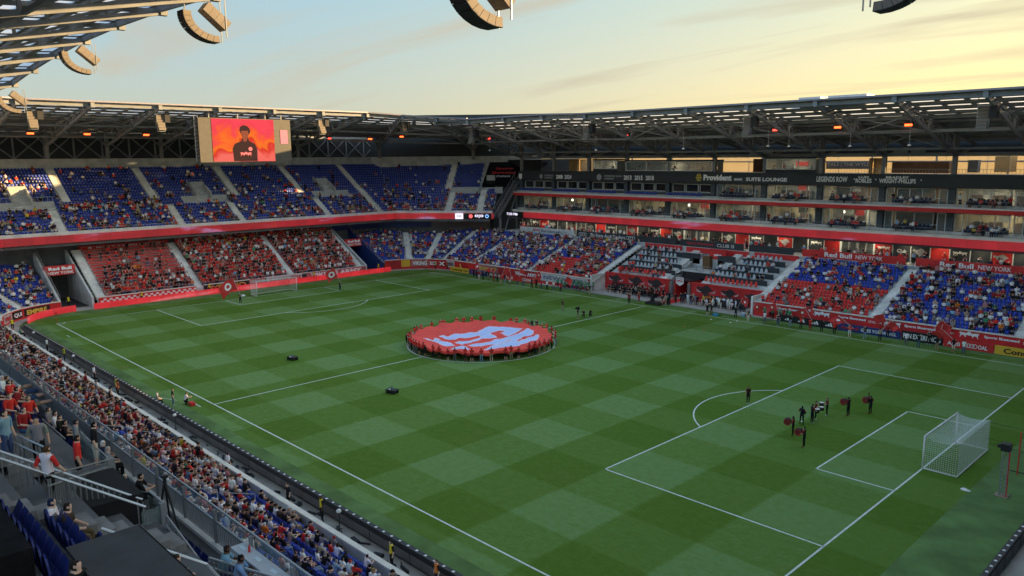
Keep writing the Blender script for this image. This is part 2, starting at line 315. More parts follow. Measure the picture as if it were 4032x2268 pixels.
b = MB(); b.quad((-57.2, -36.1, 0), (56.1, -36.1, 0), (56.1, 36.0, 0), (-57.2, 36.0, 0))
pitch = b.build('pitch', grass, kind='structure', label='mown football pitch with checked light and dark bands', cat='pitch')
line_m = mat('line_paint', (.66, .72, .66), .8, 0, .15, 2.5)
LW = .13
def line(x0, y0, x1, y1, w=LW):
    m = MB(); d = Vector((x1-x0, y1-y0)); d.normalize(); n = Vector((-d.y, d.x))*w/2; e = d*w/2
    m.quad((x0+n.x-e.x, y0+n.y-e.y, .004), (x0-n.x-e.x, y0-n.y-e.y, .004), (x1-n.x+e.x, y1-n.y+e.y, .004), (x1+n.x+e.x, y1+n.y+e.y, .004)); m.build('line_marking', line_m, pitch)
def arc(cx, cy, r, a0, a1, w=LW, z=.005):
    m = MB(); n = max(6, int(abs(a1-a0)*r/.5))
    for k in range(n):
        t0, t1 = a0+(a1-a0)*k/n, a0+(a1-a0)*(k+1)/n
        p = lambda rr, t: (cx+rr*math.cos(t), cy+rr*math.sin(t), z)
        m.quad(p(r-w/2, t0), p(r+w/2, t0), p(r+w/2, t1), p(r-w/2, t1))
    m.build('line_marking', line_m, pitch)
for s in (-1, 1):
    line(-52.5, s*34, 52.5, s*34); line(s*52.5, -34, s*52.5, 34)
    for d_, h_ in ((16.46, 20.16), (5.49, 9.16)):
        line(s*52.5, -h_, s*(52.5-d_), -h_); line(s*52.5, h_, s*(52.5-d_), h_); line(s*(52.5-d_), -h_, s*(52.5-d_), h_)
    a = math.acos(5.46/9.15); arc(s*41.5, 0, 9.15, (math.pi if s > 0 else 0)-a, (math.pi if s > 0 else 0)+a)
    m = MB(); m.poly([(s*41.5+.13*math.cos(t), .13*math.sin(t), .004) for t in np.linspace(0, 2*math.pi, 13)[:-1]]); m.build('line_marking', line_m, pitch)
    for q in (-1, 1): arc(s*52.5, q*34, 1, *{(1, 1): (math.pi, 1.5*math.pi), (1, -1): (.5*math.pi, math.pi), (-1, 1): (1.5*math.pi, 2*math.pi), (-1, -1): (0, .5*math.pi)}[(s, q)])
line(0, -34, 0, 34); arc(0, 0, 9.15, 0, 2*math.pi)
for x in (-12, -7, 7, 12.5, 18): line(x, 35.4, x+1.1, 35.4, .1)
for x in (-43, -1.5): line(x, -35.2, x+1.3, -35.2, .1)
line(-6.0, -36.9, -3.8, -36.0, .06)

# goals
netm = mat('net_cord', (.75, .77, .76), .7, 0, 0)
def goal(s, label):
    g = thing('goal', label, 'goal', (s*52.5, 0, 0), 0 if s > 0 else math.pi, 'football goals')
    m = MB(); m.tube([(0, -3.72, 0), (0, -3.72, 2.5)], .065, 8); m.build('post', white, g, True)
    m = MB(); m.tube([(0, 3.72, 0), (0, 3.72, 2.5)], .065, 8); m.build('post', white, g, True)
    m = MB(); m.tube([(0, -3.72, 2.5), (0, 3.72, 2.5)], .065, 8); m.build('crossbar', white, g, True)
    m = MB(); m.tube([(0, -3.72, .05), (2.3, -3.72, .05), (2.3, 3.72, .05), (0, 3.72, .05)], .05, 6); m.build('base_frame', white, g)
    def back(v):   # sagging profile from crossbar to ground
        x = 2.3*min(1, v*1.9) if v < .526 else 2.3
        z = 2.46-.22*math.sin(math.pi*min(1, v*1.9)) if v < .526 else 2.46*(1-(v-.526)/.474)
        return x, z
    m = MB(); w = .016; nv, ny = 30, 46
    for j in range(ny+1):
        y = -3.7+7.4*j/ny; P = [(back(i/nv)[0], y, max(.05, back(i/nv)[1])) for i in range(nv+1)]
        m.tube(P, w/2, 3, cap=False)
    for i in range(1, nv):
        x, z = back(i/nv); m.tube([(x, -3.7, z), (x, 3.7, z)], w/2, 3, cap=False)
    for sy_ in (-3.7, 3.7):
        for i in range(1, 15):
            x = 2.3*i/15; z = 2.46-.22*math.sin(math.pi*i/15); m.tube([(x, sy_, .05), (x, sy_, z)], w/2, 3, cap=False)
        for i in range(1, 16): m.tube([(0, sy_, i*.15), (2.3, sy_, i*.15)], w/2, 3, cap=False)
    m.build('net', netm, g)
    return g
goal(1, 'white goal with net standing behind the drummers on the pitch'); goal(-1, 'white goal with net in front of the red standing terrace')
# ================================================================ BOWL PATHS
def arcp(cx, cy, r, a0, a1, n): return [((cx+r*math.cos(t), cy+r*math.sin(t)), (math.cos(t), math.sin(t))) for t in np.linspace(a0, a1, n)]
class Tier:
    """stepped rake along a front line; each path vertex carries the outward offset direction"""
    def __init__(s, path, rows, tread, rise, z0, d0=0.): s.path, s.rows, s.tread, s.rise, s.z0, s.d0 = path, rows, tread, rise, z0, d0; s.ais = []
    def pt(s, i, d): (p, n) = s.path[i]; return (p[0]+n[0]*d, p[1]+n[1]*d)
    def mesh(s, name, m, parent, back=.0):
        b = MB(); n = len(s.path)
        for r in range(s.rows):
            d0, d1 = s.d0+r*s.tread, s.d0+(r+1)*s.tread; z = s.z0+r*s.rise
            for i in range(n-1):
                a, c, e, f = s.pt(i, d0), s.pt(i+1, d0), s.pt(i+1, d1), s.pt(i, d1)
                b.quad((*a, z), (*c, z), (*e, z), (*f, z)); b.quad((*f, z), (*e, z), (*e, z+s.rise), (*f, z+s.rise))
                if r == 0: b.quad((*a, z-.5), (*c, z-.5), (*c, z), (*a, z))
        return b.build(name, m, parent)
    def floor(s, r): return s.z0+r*s.rise
    def walk(s, r, step=.52, frac=.66, jit=0):
        """positions and facing of the seats of one row"""
        d = s.d0+r*s.tread+frac*s.tread; P = [s.pt(i, d) for i in range(len(s.path))]; out = []; carry = .3
        for i in range(len(P)-1):
            dx_, dy_ = P[i+1][0]-P[i][0], P[i+1][1]-P[i][1]; L_ = math.hypot(dx_, dy_)
            if L_ < 1e-6: continue
            a = math.atan2(dy_, dx_); t = carry
            while t < L_: out.append((P[i][0]+dx_*t/L_, P[i][1]+dy_*t/L_, a)); t += step
            carry = t-L_
        return out
    def aisle(s, p, n, r0, r1, w, m, parent):
        """flight of steps up the rake from front point p in direction n"""
        l_ = math.hypot(*n); n = (n[0]/l_, n[1]/l_); s.ais.append((p, n, r0, r1, w)); b = MB(); rz = math.atan2(n[1], n[0])
        for r in range(r0, r1):
            for h in (0, 1):
                d = s.d0+(r+.25+.5*h)*s.tread; z = s.floor(r)
                b.box((p[0]+n[0]*d, p[1]+n[1]*d, z+.012+(s.rise*.25*(1+h)) ), (s.tread*.5, w, s.rise*.5*(1+h)), rz)
        b.build('aisle_steps', m, parent)
    def blocked(s, x, y, r):
        for p, n, r0, r1, w in s.ais:
            if r0 <= r < r1 and abs((x-p[0])*n[1]-(y-p[1])*n[0]) < w/2+.22 and (x-p[0])*n[0]+(y-p[1])*n[1] > -3: return True
        return False
def wall_along(pts, z0, z1, th, m, parent, name, cap=None, caph=.12, out=None, **kw):
    """thin wall that follows a line of points"""
    b = MB(); n = len(pts)
    N_ = []
    for i in range(n):
        a, c = pts[max(0, i-1)], pts[min(n-1, i+1)]; d = Vector((c[0]-a[0], c[1]-a[1])); d.normalize(); N_.append((-d.y, d.x))
    for i in range(n-1):
        a, c = pts[i], pts[i+1]; na, nc = N_[i], N_[i+1]
        f = lambda p, q, s_, z: (p[0]+q[0]*s_, p[1]+q[1]*s_, z)
        b.hexa([f(a, na, -th/2, z0), f(c, nc, -th/2, z0), f(c, nc, th/2, z0), f(a, na, th/2, z0), f(a, na, -th/2, z1), f(c, nc, -th/2, z1), f(c, nc, th/2, z1), f(a, na, th/2, z1)])
    o = b.build(name, m, parent, **kw)
    if cap:
        wall_along(pts, z1, z1+caph, th+.14, cap, o if parent is None else parent, 'coping')
    return o
seats = {'blue': [], 'red': [], 'grey': [], 'navy': []}      # (x, y, z, rz)
people = []                                                    # (x, y, z, rz, zone)
def zone_prob(*a): return .3

# ================================================================ FAR STAND, LOWER TIER
farst = thing('grandstand', 'tall grandstand with two glazed suite levels above blue and red seats', 'grandstand')
FP = arcp(-51.5, 28.5, 10.9, math.radians(176), math.radians(90), 14)+[((-14.95, 39.4), (0, 1)), ((15.0, 39.4), (0, 1)), ((106, 39.4), (0, 1))]
T1 = Tier(FP, 16, .88, .322, 1.55)
Tier(FP[:-2], 16, .88, .322, 1.55).mesh('terrace', conc, farst); Tier(FP[-2:], 16, .88, .322, 1.55).mesh('terrace', conc, farst)
far_ax = (-47.5, -31.0, -15.6, 15.4, 31.9, 48.4, 64.5)
for x in far_ax: T1.aisle((x, 39.4), (0, 1), 0, 16, 1.25, conc_l, farst)
for a in (109, 128, 147): T1.aisle((-51.5+10.9*math.cos(math.radians(a)), 28.5+10.9*math.sin(math.radians(a))), (math.cos(math.radians(a)), math.sin(math.radians(a))), 0, 16, 1.25, conc_l, farst)
fw = [p for p, n in arcp(-51.5, 28.5, 10.75, math.radians(176), math.radians(90), 12)]
wall_along(fw+[(-15.4, 39.25)], -.05, 1.95, .25, redw, farst, 'front_wall', cream)
wall_along([(15.4, 39.25), (64.5, 39.25)], -.05, 1.95, .25, redw, farst, 'front_wall', cream)
# boards behind the last row
def far_board(x0, x1, m, z0=7.15, z1=8.3, y=54.35):
    xa, xb = 70.48-(70.48-x0)*1.017, 70.48-(70.48-x1)*1.017
    return boxo('board', ((xa+xb)/2, y, (z0+z1)/2), (xb-xa, .14, z1-z0), m, farst), (xa+xb)/2, y-.08, (z0+z1)/2
X_, Z_ = (1, 0, 0), (0, 0, 1)
o, cx, cy, cz = far_board(16.0, 31.1, redp); text(o, 'Red Bull', (cx-2.0, cy, cz+.02), X_, Z_, .72, letter, 4.2, .03); text(o, 'NEW YORK', (cx+2.6, cy, cz), X_, Z_, .62, letter, 3.9, .01)
o, cx, cy, cz = far_board(32.5, 47.5, redp); text(o, 'Red Bull', (cx-2.4, cy, cz+.02), X_, Z_, .72, letter, 4.2, .03); text(o, 'NEW YORK', (cx+2.2, cy, cz), X_, Z_, .62, letter, 3.9, .01)
o, cx, cy, cz = far_board(49.2, 64, redp)
o, cx, cy, cz = far_board(-45.8, -30.7, mat('white_board', (.66, .68, .68), .6)); text(o, 'RWJ', (cx-2.8, cy, cz), X_, Z_, .62, letter_r, 1.9, .03); text(o, 'Barnabas', (cx+.6, cy, cz), X_, Z_, .62, mat('navy_lettering', (.03, .04, .12), .6, 0, 0), 4.0, .01); text(o, 'HEALTH', (cx+4.3, cy, cz), X_, Z_, .42, MATS['navy_lettering'], 2.6)
o, cx, cy, cz = far_board(-30.1, -15.3, charc); text(o, 'Tri-State Audi Dealers', (cx+.3, cy, cz), X_, Z_, .66, letter, 8.6, .01)
for sgn in (-1, 1):
    for k in range(4): ring(o, (cx+sgn*5.9+(k-1.5)*.46, cy, cz), X_, Z_, .33, .07, letter)
o, cx, cy, cz = far_board(-6.1, 6.0, charc); text(o, 'Sports Illustrated', (cx-2.2, cy, cz), X_, Z_, .5, letter_r, 5.2, .03); text(o, 'CLUB SI', (cx+2.8, cy, cz), X_, Z_, .56, letter, 3.2)
boxo('board', (0, 54.2, 6.6), (12.1, .14, .9), redp, farst); boxo('back_slab', (22, 55.2, 6.0), (170, 1.6, 2.0), conc, farst)
for x0, x1 in ((-14.9, -7), (7, 14.6)):
    far_board(x0, x1, charc, 7.2, 8.3); boxo('board', ((x0+x1)/2, 54.2, 6.7), (x1-x0, .14, .8), redp, farst)
# centre block: dugouts, desk rows with single seats, tunnel
red_seat_x = []
for side, x0, x1 in ((0, -15.0, -1.7), (1, 2.5, 14.8)):
    boxo('dugout_wall', ((x0+x1)/2, 42.9, 1.4), (x1-x0, .3, 2.9), redw, farst)
    boxo('coping', ((x0+x1)/2, 42.9, 2.9), (x1-x0, .5, .12), redp, farst)
    for k in range(6):
        d = .55+k*2.05; y = 43.5+d; z = 2.6+.366*d
        if y > 54: break
        xa, xb = x0+.8+.1*k, x1-.8-.1*k
        if k >= 3: xa, xb = (xa, xb-2.2) if side == 0 else (xa+2.4, xb)
        boxo('tread', ((xa+xb)/2, y+.6, z-.15), (xb-xa, 1.9, .3), conc, farst)
        if k: boxo('desk_front', ((xa+xb)/2, y-.42, z+.06), (xb-xa, .12, .80), charc, farst)
        n = int((xb-xa-1)/.78)
        for i in range(n):
            x = xa+.7+i*.78
            (seats['red'] if k == 0 else seats['grey']).append((x, y+.5, z, 0))
            if random.random() < (.3 if k < 5 else .2): people.append((x, y+.42, z, 0, 'club'))
sx_ = [(-15.4, 39.2), (-15.4, 43)], [(15.2, 39.2), (15.2, 43)]
for i, x in enumerate((-15.25, 15.1)): boxo('wing_wall', (x, 41.1, 1.3), (.3, 4.0, 2.8), conc_l, farst)
BH = [(-1, .15), (-.85, .5), (-.62, .34), (-.3, .42), (0, .62), (.3, .5), (.72, .16), (.55, .1), (.25, -.1), (.1, -.42), (-.12, -.5), (-.3, -.2), (-.55, -.12), (-.75, .2)]
HORN = [(-1, .15), (-.9, -.1), (-.6, -.18), (-.3, -.02), (-.42, -.08), (-.65, -.06), (-.84, .02)]
mural_w = mat('mural_grey', (.42, .42, .44), .7, 0, .3, 1); mural_k = mat('mural_dark', (.05, .03, .03), .7, 0, .3, 1)
for x, w in ((-12.6, 2.0), (-8.2, 2.2), (-4.2, 2.2), (5.2, 2.2), (9.4, 1.9), (13.0, 1.4)):
    shape(farst, [BH], (x, 42.74, 1.75), X_, Z_, w*.8, mural_k, 'bull_mural'); shape(farst, [HORN, [(-a_, b_) for a_, b_ in HORN][::-1]], (x, 42.72, 1.85), X_, Z_, w*.8, mural_w, 'bull_mural')
# tunnel
boxo('tunnel_carpet', (.55, 40.4, .004), (2.2, 4.6, .02), redp, farst)
boxo('tunnel_wall', (-.75, 44.8, 1.45), (.25, 3.6, 2.9), redw, farst); boxo('tunnel_wall', (1.85, 44.8, 1.45), (.25, 3.6, 2.9), redw, farst)
for x in (-1.25, 2.2):
    b = MB()
    for k in range(12): b.box((x, 42.65, .25+k*.22), (.55, .3, .13))
    b.build('louvre', steel_l, farst)
boxo('tunnel_roof', (.55, 46.5, 2.95), (2.9, 6, .15), blk_p, farst); boxo('tunnel_depth', (.55, 47.5, 1.4), (2.9, .2, 2.8), shade_in, farst)
b = MB(); b.poly([(-.15, 42.4, 3.6), (1.25, 42.4, 3.6), (1.25, 42.4, 2.6), (.55, 42.4, 2.2), (-.15, 42.4, 2.6)]); b.poly([(-.15, 42.5, 3.6), (-.15, 42.5, 2.6), (.55, 42.5, 2.2), (1.25, 42.5, 2.6), (1.25, 42.5, 3.6)]); crest = b.build('crest_sign', white, farst)
text(crest, 'Red Bull', (.55, 42.39, 3.4), X_, Z_, .22, letter_r, 1.1, .02); bull_pair(crest, (.55, 42.38, 2.95), X_, Z_, .42, letter_r)
boxo('studio_platform', (.4, 48.6, 4.0), (5.4, 2.6, .3), conc, farst); boxo('studio_void', (.4, 47.5, 3.3), (5.4, .2, 1.2), blk_p, farst)
b = MB(); b.beam((-2.2, 47.5, 4.9), (3, 47.5, 4.9), .08); [b.beam((-2.2+k*1.3, 47.5, 4.1), (-2.2+k*1.3, 47.5, 4.9), .06) for k in range(5)]; b.build('railing', steel_l, farst)
boxo('stub_wall', (-2.9, 51.0, 5.6), (3.4, .2, 1.7), charc, farst); boxo('stub_wall', (3.8, 51.0, 5.6), (3.2, .2, 1.7), charc, farst)
boxo('crest_panel', (1.2, 52.6, 6.3), (3.2, .2, 2.0), redp, farst); bull_pair(farst, (1.2, 52.48, 6.2), X_, Z_, .55, letter); boxo('pillar', (.6, 50.4, 5.2), (1.3, 1.0, 2.2), mat('bronze_panel', (.16, .09, .04), .5, .2), farst)
for xa, xb in ((-15.0, -2.6), (3.2, 15.0)):
    m = MB(); m.hexa([(xa, 43.05, 0), (xb, 43.05, 0), (xb, 54.4, 0), (xa, 54.4, 0), (xa, 43.05, 2.3), (xb, 43.05, 2.3), (xb, 54.4, 6.3), (xa, 54.4, 6.3)]); m.build('terrace_infill', conc, farst)
boxo('terrace_infill', (.3, 52.6, 3.4), (5.6, 3.4, 4.4), conc, farst)
for x0, x1 in ((-5.3, -2.4), (3.0, 5.6)):
    b = MB()
    for k in range(22): b.box(((x0+x1)/2, 43.6+k*.5, 2.5+k*.185), (1.3, .5, .37))
    b.build('aisle_steps', conc_l, farst)
# seats of the far tier
for r in range(16):
    for x, y, a in T1.walk(r):
        if x > 58 or T1.blocked(x, y, r) or (-15.6 < x < 15.4 and y > 39): continue
        z = T1.floor(r); rz = a+math.pi if False else a
        if not inview(x, y, z+.5): continue
        red = (-31 < x < -15 and r < 7) or (15 < x < 32 and r < 8)
        seats['red' if red else 'blue'].append((x, y, z, a))
        p = .42
        if -47 < x < -16: p = .62 if not (red and abs(x+25.5) < 3.2) else .12
        if 15 < x < 32: p = .38 if r > 7 else .30
        if x >= 32: p = .50
        if x <= -47: p = .44
        if x < -52 and r > 12: p = .3
        q = math.sin(x*.55+r*.9)*.5+math.sin(x*.23-r*1.7+1)*.5
        if random.random() < p*(1+.55*q): people.append((x, y, z, a, 'far'))
# ================================================================ LEFT STAND, LOWER TIER
lefst = thing('grandstand', 'two-tier grandstand behind the far goal with red standing terrace below blue upper deck', 'grandstand')
T2 = Tier([((-62.6, -25.6), (-1, 0)), ((-62.6, 24.6), (-1, 0))], 15, .80, .467, .95)
T2.mesh('terrace', conc, lefst)
for y in (-24.9, -9.2, 8.4, 23.6): T2.aisle((-62.6, y), (-1, 0), 0, 15, 1.3, conc_l, lefst)
wall_along([(-62.4, -25.4), (-62.4, -9.9)], -.05, 1.35, .22, redp, lefst, 'front_wall', cream)
chk = lefst.children[-2]
b = MB()
for i in range(34):
    for j in range(3):
        if (i+j) % 2: b.quad((-62.275, -25.2+i*.45, .25+j*.3), (-62.275, -25.2+(i+1)*.45, .25+j*.3), (-62.275, -25.2+(i+1)*.45, .55+j*.3), (-62.275, -25.2+i*.45, .55+j*.3))
b.build('checker_print', white, lefst)
wall_along([(-62.4, -8.5), (-62.4, 24.4)], -.05, 1.35, .22, charc, lefst, 'front_wall', cream)
Y_ = (0, 1, 0)
def banner(y0, y1, z0, z1, m, label, x=-62.2, rot=None):
    bb = MB(); n = 8
    for k in range(n):
        ya, yb = y0+(y1-y0)*k/n, y0+(y1-y0)*(k+1)/n; f = lambda t: x+.03*math.sin(t*3.1)
        bb.hexa([(f(ya), ya, z0), (f(yb), yb, z0), (f(yb)-.02, yb, z0), (f(ya)-.02, ya, z0), (f(ya), ya, z1), (f(yb), yb, z1), (f(yb)-.02, yb, z1), (f(ya)-.02, ya, z1)])
    return bb.build('banner', m, None, label=label, cat='banner')
bn_k = mat('banner_black', (.025, .022, .022), .85, 0, .3); bn_r = mat('banner_red', (.42, .03, .03), .85, 0, .25, 1.2); bn_w = mat('banner_white', (.52, .50, .50), .85, 0, .2, 1.5); bn_p = mat('banner_pink', (.45, .16, .15), .85, 0, .3, 1.2)
o = banner(-8.2, -.6, .1, 1.3, bn_k, 'black banner with yellow outlined letters on the terrace front wall'); text(o, 'IMPERIO', (-62.13, -4.4, .72), Y_, Z_, .95, letter_y, 6.8, .05, depth=.02); text(o, 'IMPERIO', (-62.10, -4.4, .72), Y_, Z_, .78, letter_r, 6.6, .01, depth=.02)
o = banner(-.3, 2.6, .2, 1.5, bn_p, 'pink banner with dark bands beside the black lettered banner'); text(o, 'LOREMUS', (-62.13, 1.1, .6), Y_, Z_, .35, letter_r, 2.2, depth=.02)
o = banner(3.0, 10.2, .3, 1.35, bn_w, 'white banner with large red letters behind the far goal'); text(o, 'SUPPORTERS', (-62.13, 6.6, .85), Y_, Z_, .7, letter_r, 6.6, .04, depth=.02)
o = banner(11.2, 24.2, .2, 1.4, bn_p, 'long pink and black banner with white capital letters near the blue tunnel wall'); text(o, 'VIKING ARMY', (-62.13, 17.7, .8), Y_, Z_, .85, letter, 11.4, .05, depth=.02)
# red boards above the standing terrace
o = boxo('board', (-74.7, -16.9, 7.95), (.16, 14.8, 1.15), redp, lefst); text(o, 'FROM THE EMPIRE STATE', (-74.6, -16.9, 8.0), Y_, Z_, .55, letter, 9.4, .04)
for y in (-22.6, -11.2): ring(o, (-74.6, y, 8.0), Y_, Z_, .34, .3, letter)
o = boxo('board', (-74.7, 15.9, 7.95), (.16, 14.6, 1.15), redp, lefst); text(o, 'FROM THE GARDEN STATE', (-74.6, 15.9, 8.0), Y_, Z_, .5, letter, 9.4, .04)
for y0, y1, m in ((-8, -4.2, bn_r), (-3.8, -1.5, charc), (-1.2, 1.6, bn_r), (1.9, 4.0, bn_k), (4.2, 7.6, bn_w)): boxo('flag_cloth', (-74.6, (y0+y1)/2, 8.1), (.06, y1-y0, 1.0), m, lefst)
# standing terrace: rails on every row with fold-up red benches
for r in range(15):
    z = T2.floor(r); x = -62.6-r*.8
    for ya, yb in ((-24.1, -9.95), (-8.5, 7.7), (9.1, 22.9)):
        b = MB(); b.beam((x-.05, ya, z+.92), (x-.05, yb, z+.92), .05)
        k = ya
        while k <= yb: b.beam((x-.05, k, z), (x-.05, k, z+.92), .05); k += 1.9
        b.build('safety_rail', mat('rail_red_white', (.55, .30, .28), .5, 0, .2), lefst)
        boxo('bench', (x-.62, (ya+yb)/2, z+.34), (.16, yb-ya-.3, .36), red_s, lefst)
for r in range(15):
    for x, y, a in T2.walk(r, .5, .5):
        if T2.blocked(x, y, r): continue
        z = T2.floor(r); p = .86
        if y < -9.2: p = .62 if r < 5 else (.35 if r < 8 else .15)
        elif y > 16 and r > 12: p = .5
        if random.random() < p: people.append((x+random.uniform(-.1, .1), y+random.uniform(-.12, .12), z, a+random.uniform(-.3, .3), 'terrace'))
# tunnels at both ends of the terrace
def tunnel(y0, y1, wallm, sgn):
    yc = (y0+y1)/2
    for yy, wm in ((y0, conc), (y1, wallm)):
        w_ = MB(); w_.hexa([(-62.6, yy-.17, 0), (-62.6, yy+.17, 0), (-75.3, yy+.17, 0), (-75.3, yy-.17, 0), (-62.6, yy-.17, 1.5), (-62.6, yy+.17, 1.5), (-75.3, yy+.17, 8.2), (-75.3, yy-.17, 8.2)]); w_.build('tunnel_wall', wm, lefst)
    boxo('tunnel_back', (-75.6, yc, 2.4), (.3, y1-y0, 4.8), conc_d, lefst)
    for yy in (yc-1.4, yc+.6): boxo('doorway', (-75.42, yy, 1.3), (.06, 1.2, 2.4), shade_in, lefst)
    s = MB(); s.hexa([(-69.9, y0+.1, 4.6), (-69.9, y1-.1, 4.6), (-70.3, y1-.1, 4.6), (-70.3, y0+.1, 4.6), (-70.4, y0+.1, 6.1), (-70.4, y1-.1, 6.1), (-70.8, y1-.1, 6.1), (-70.8, y0+.1, 6.1)])
    o = s.build('tunnel_sign', redp, lefst); U2 = Vector((-.5, 0, 1.5)).normalized()
    text(o, 'Red Bull', (-70.03, yc, 5.65), Y_, U2, .55, letter, (y1-y0)*.72, .05, depth=.06); text(o, 'NEW YORK', (-70.03+.22, yc, 5.0), Y_, U2, .45, letter, (y1-y0)*.8, .02, depth=.06)
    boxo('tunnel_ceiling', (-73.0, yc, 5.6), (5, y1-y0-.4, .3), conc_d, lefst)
tunnel(-30.9, -26.2, conc, 1); tunnel(24.9, 29.0, navy, -1)
for yy in (-30.7, 28.9):
    b = MB()
    for k in range(13): b.beam((-63-k, yy, 1.2+k*.55), (-63-k, yy, 2.3+k*.55), .05)
    b.beam((-63, yy, 2.3), (-75, yy, 8.9), .06); b.build('railing', rail_m, lefst)

# ================================================================ NEAR STAND, LOWER TIER (with the near corner)
nearst = thing('grandstand', 'two-tier grandstand beneath the photographer along the near touchline', 'grandstand')
NP = [((66, -40.9), (0, -1))]+arcp(-51.5, -30.2, 10.7, math.radians(270), math.radians(184), 14)
NP = [((66, -40.9), (0, -1)), ((40, -40.9), (0, -1)), ((0, -40.9), (0, -1))]+NP[1:]
T3 = Tier(NP, 16, .84, .36, .30)
T3.mesh('terrace', conc, nearst)
near_ax = (-38, -22, -6, 10, 26, 42)
for x in near_ax: T3.aisle((x, -40.9), (0, -1), 0, 16, 1.25, conc_l, nearst)
for a in (251, 230, 209): T3.aisle((-51.5+10.7*math.cos(math.radians(a)), -30.2+10.7*math.sin(math.radians(a))), (math.cos(math.radians(a)), math.sin(math.radians(a))), 0, 16, 1.25, conc_l, nearst)
wall_along([(66, -40.75), (-50, -40.75)], -.05, 1.02, .22, conc, nearst, 'front_wall', cream, .1)
cw = [p for p, n in arcp(-51.5, -30.2, 10.55, math.radians(268), math.radians(184), 10)]
wall_along(cw, -.05, 1.5, .22, redw, nearst, 'front_wall', cream)
for r in range(16):
    for x, y, a in T3.walk(r):
        z = T3.floor(r)
        if T3.blocked(x, y, r) or not inview(x, y, z+.5, .04): continue
        if y < -49.5 and x > 5: continue
        seats['blue'].append((x, y, z, a))
        if x > -46 and y < -38: p = .86 if x < 18 else (.72 if x < 30 else .58)
        else: p = .42
        if x > 22 and r < 1: p *= .5
        if random.random() < p: people.append((x, y, z, a, 'near'))
for x in near_ax:
    for y0 in (-42.2, -44.6):
        b = MB(); b.beam((x-.75, y0, T3.floor(int((-40.9-y0)/.84))+1.0), (x-.75, y0-1.9, T3.floor(int((-40.9-y0+1.9)/.84))+1.0), .05)
        b.beam((x-.75, y0, T3.floor(int((-40.9-y0)/.84))+.2), (x-.75, y0, T3.floor(int((-40.9-y0)/.84))+1.0), .05); b.build('aisle_rail', rail_m, nearst)
# banners on the near corner wall
def cbanner(a0, a1, m, s_, lm, label, z0=.25, z1=1.35):
    pts = [p for p, n in arcp(-51.5, -30.2, 10.38, math.radians(a0), math.radians(a1), 6)]
    o = wall_along(pts, z0, z1, .03, m, None, 'banner', label=label, cat='banner'); am = math.radians((a0+a1)/2)
    if s_: text(o, s_, (-51.5+10.3*math.cos(am), -30.2+10.3*math.sin(am), (z0+z1)/2), (math.sin(am), -math.cos(am), 0), Z_, .7, lm, abs(a1-a0)*math.pi/180*10*.8, .04, depth=.08)
cbanner(193, 216, bn_k, 'EMPIRE', letter_y, 'black banner with gold capitals on the curved corner wall')
cbanner(218, 230, bn_k, 'QUI', letter, 'dark banner with white letters on the curved corner wall')
cbanner(231, 246, bn_w, 'PIRE', letter_r, 'pale banner with pink letters on the curved corner wall')
# ================================================================ UPPER DECK (near side, left side, diagonal corner)
MIT = lambda a, c: tuple((Vector(a)+Vector(c))/(1+Vector(a).dot(Vector(c))))
nd_ = (-.63, .777)
UP = [((62, -54.2), (0, -1)), ((-52, -54.2), MIT((0, -1), (-.7071, -.7071))), ((-70, -36.2), MIT((-1, 0), (-.7071, -.7071))), ((-70, 37.9), MIT((-1, 0), nd_)), ((-53.4, 51.4), nd_)]
T4 = Tier(UP[1:], 20, .83, .515, 11.0, 1.2)
uleft = thing('grandstand', 'blue upper deck of seats above the red lit ribbon and under the video board', 'grandstand')
T4.mesh('terrace', conc, uleft)
VOM = [(-30.9, 9.5), (-.5, 9.5), (27.0, 9.5)]
for y, r0, r1 in ((-27.2, 0, 7), (-24.3, 9, 20), (-7.9, 0, 7), (-9.7, 9, 20), (3.6, 0, 7), (6.0, 9, 20), (22.3, 0, 7), (20.4, 9, 20), (35.0, 0, 20)): T4.aisle((-70, y), (-1, 0), r0, r1, 1.3, conc_l, uleft)
for t, r0, r1 in ((.47, 9, 20), (.53, 0, 8), (.86, 0, 9)): T4.aisle((-70+16.6*t, 37.9+13.5*t), nd_, r0, r1, 1.3, conc_l, uleft)
front_pts = [(-52, -54.2), (-70, -36.2), (-70, 37.9), (-53.4, 51.4)]
wall_along(front_pts, 11.0, 11.55, .16, conc_l, uleft, 'parapet')
b = MB()
for i in range(3):
    p, q = Vector(front_pts[i]), Vector(front_pts[i+1]); b.beam((p.x, p.y, 11.95), (q.x, q.y, 11.95), .06)
    n = int((q-p).length/1.8)
    for k in range(n+1): w = p+(q-p)*k/n; b.beam((w.x, w.y, 11.5), (w.x, w.y, 11.95), .05)
b.build('railing', rail_m, uleft)
off = lambda pts, d: [(p[0]+d, p[1]+(d*.4 if i == 3 else 0)) for i, p in enumerate(pts)]
rib = wall_along(off(front_pts, .25), 9.75, 10.98, .25, led_rib, uleft, 'led_ribbon')
wall_along(off(front_pts, -.6), 9.2, 9.72, 1.2, conc_d, uleft, 'soffit')
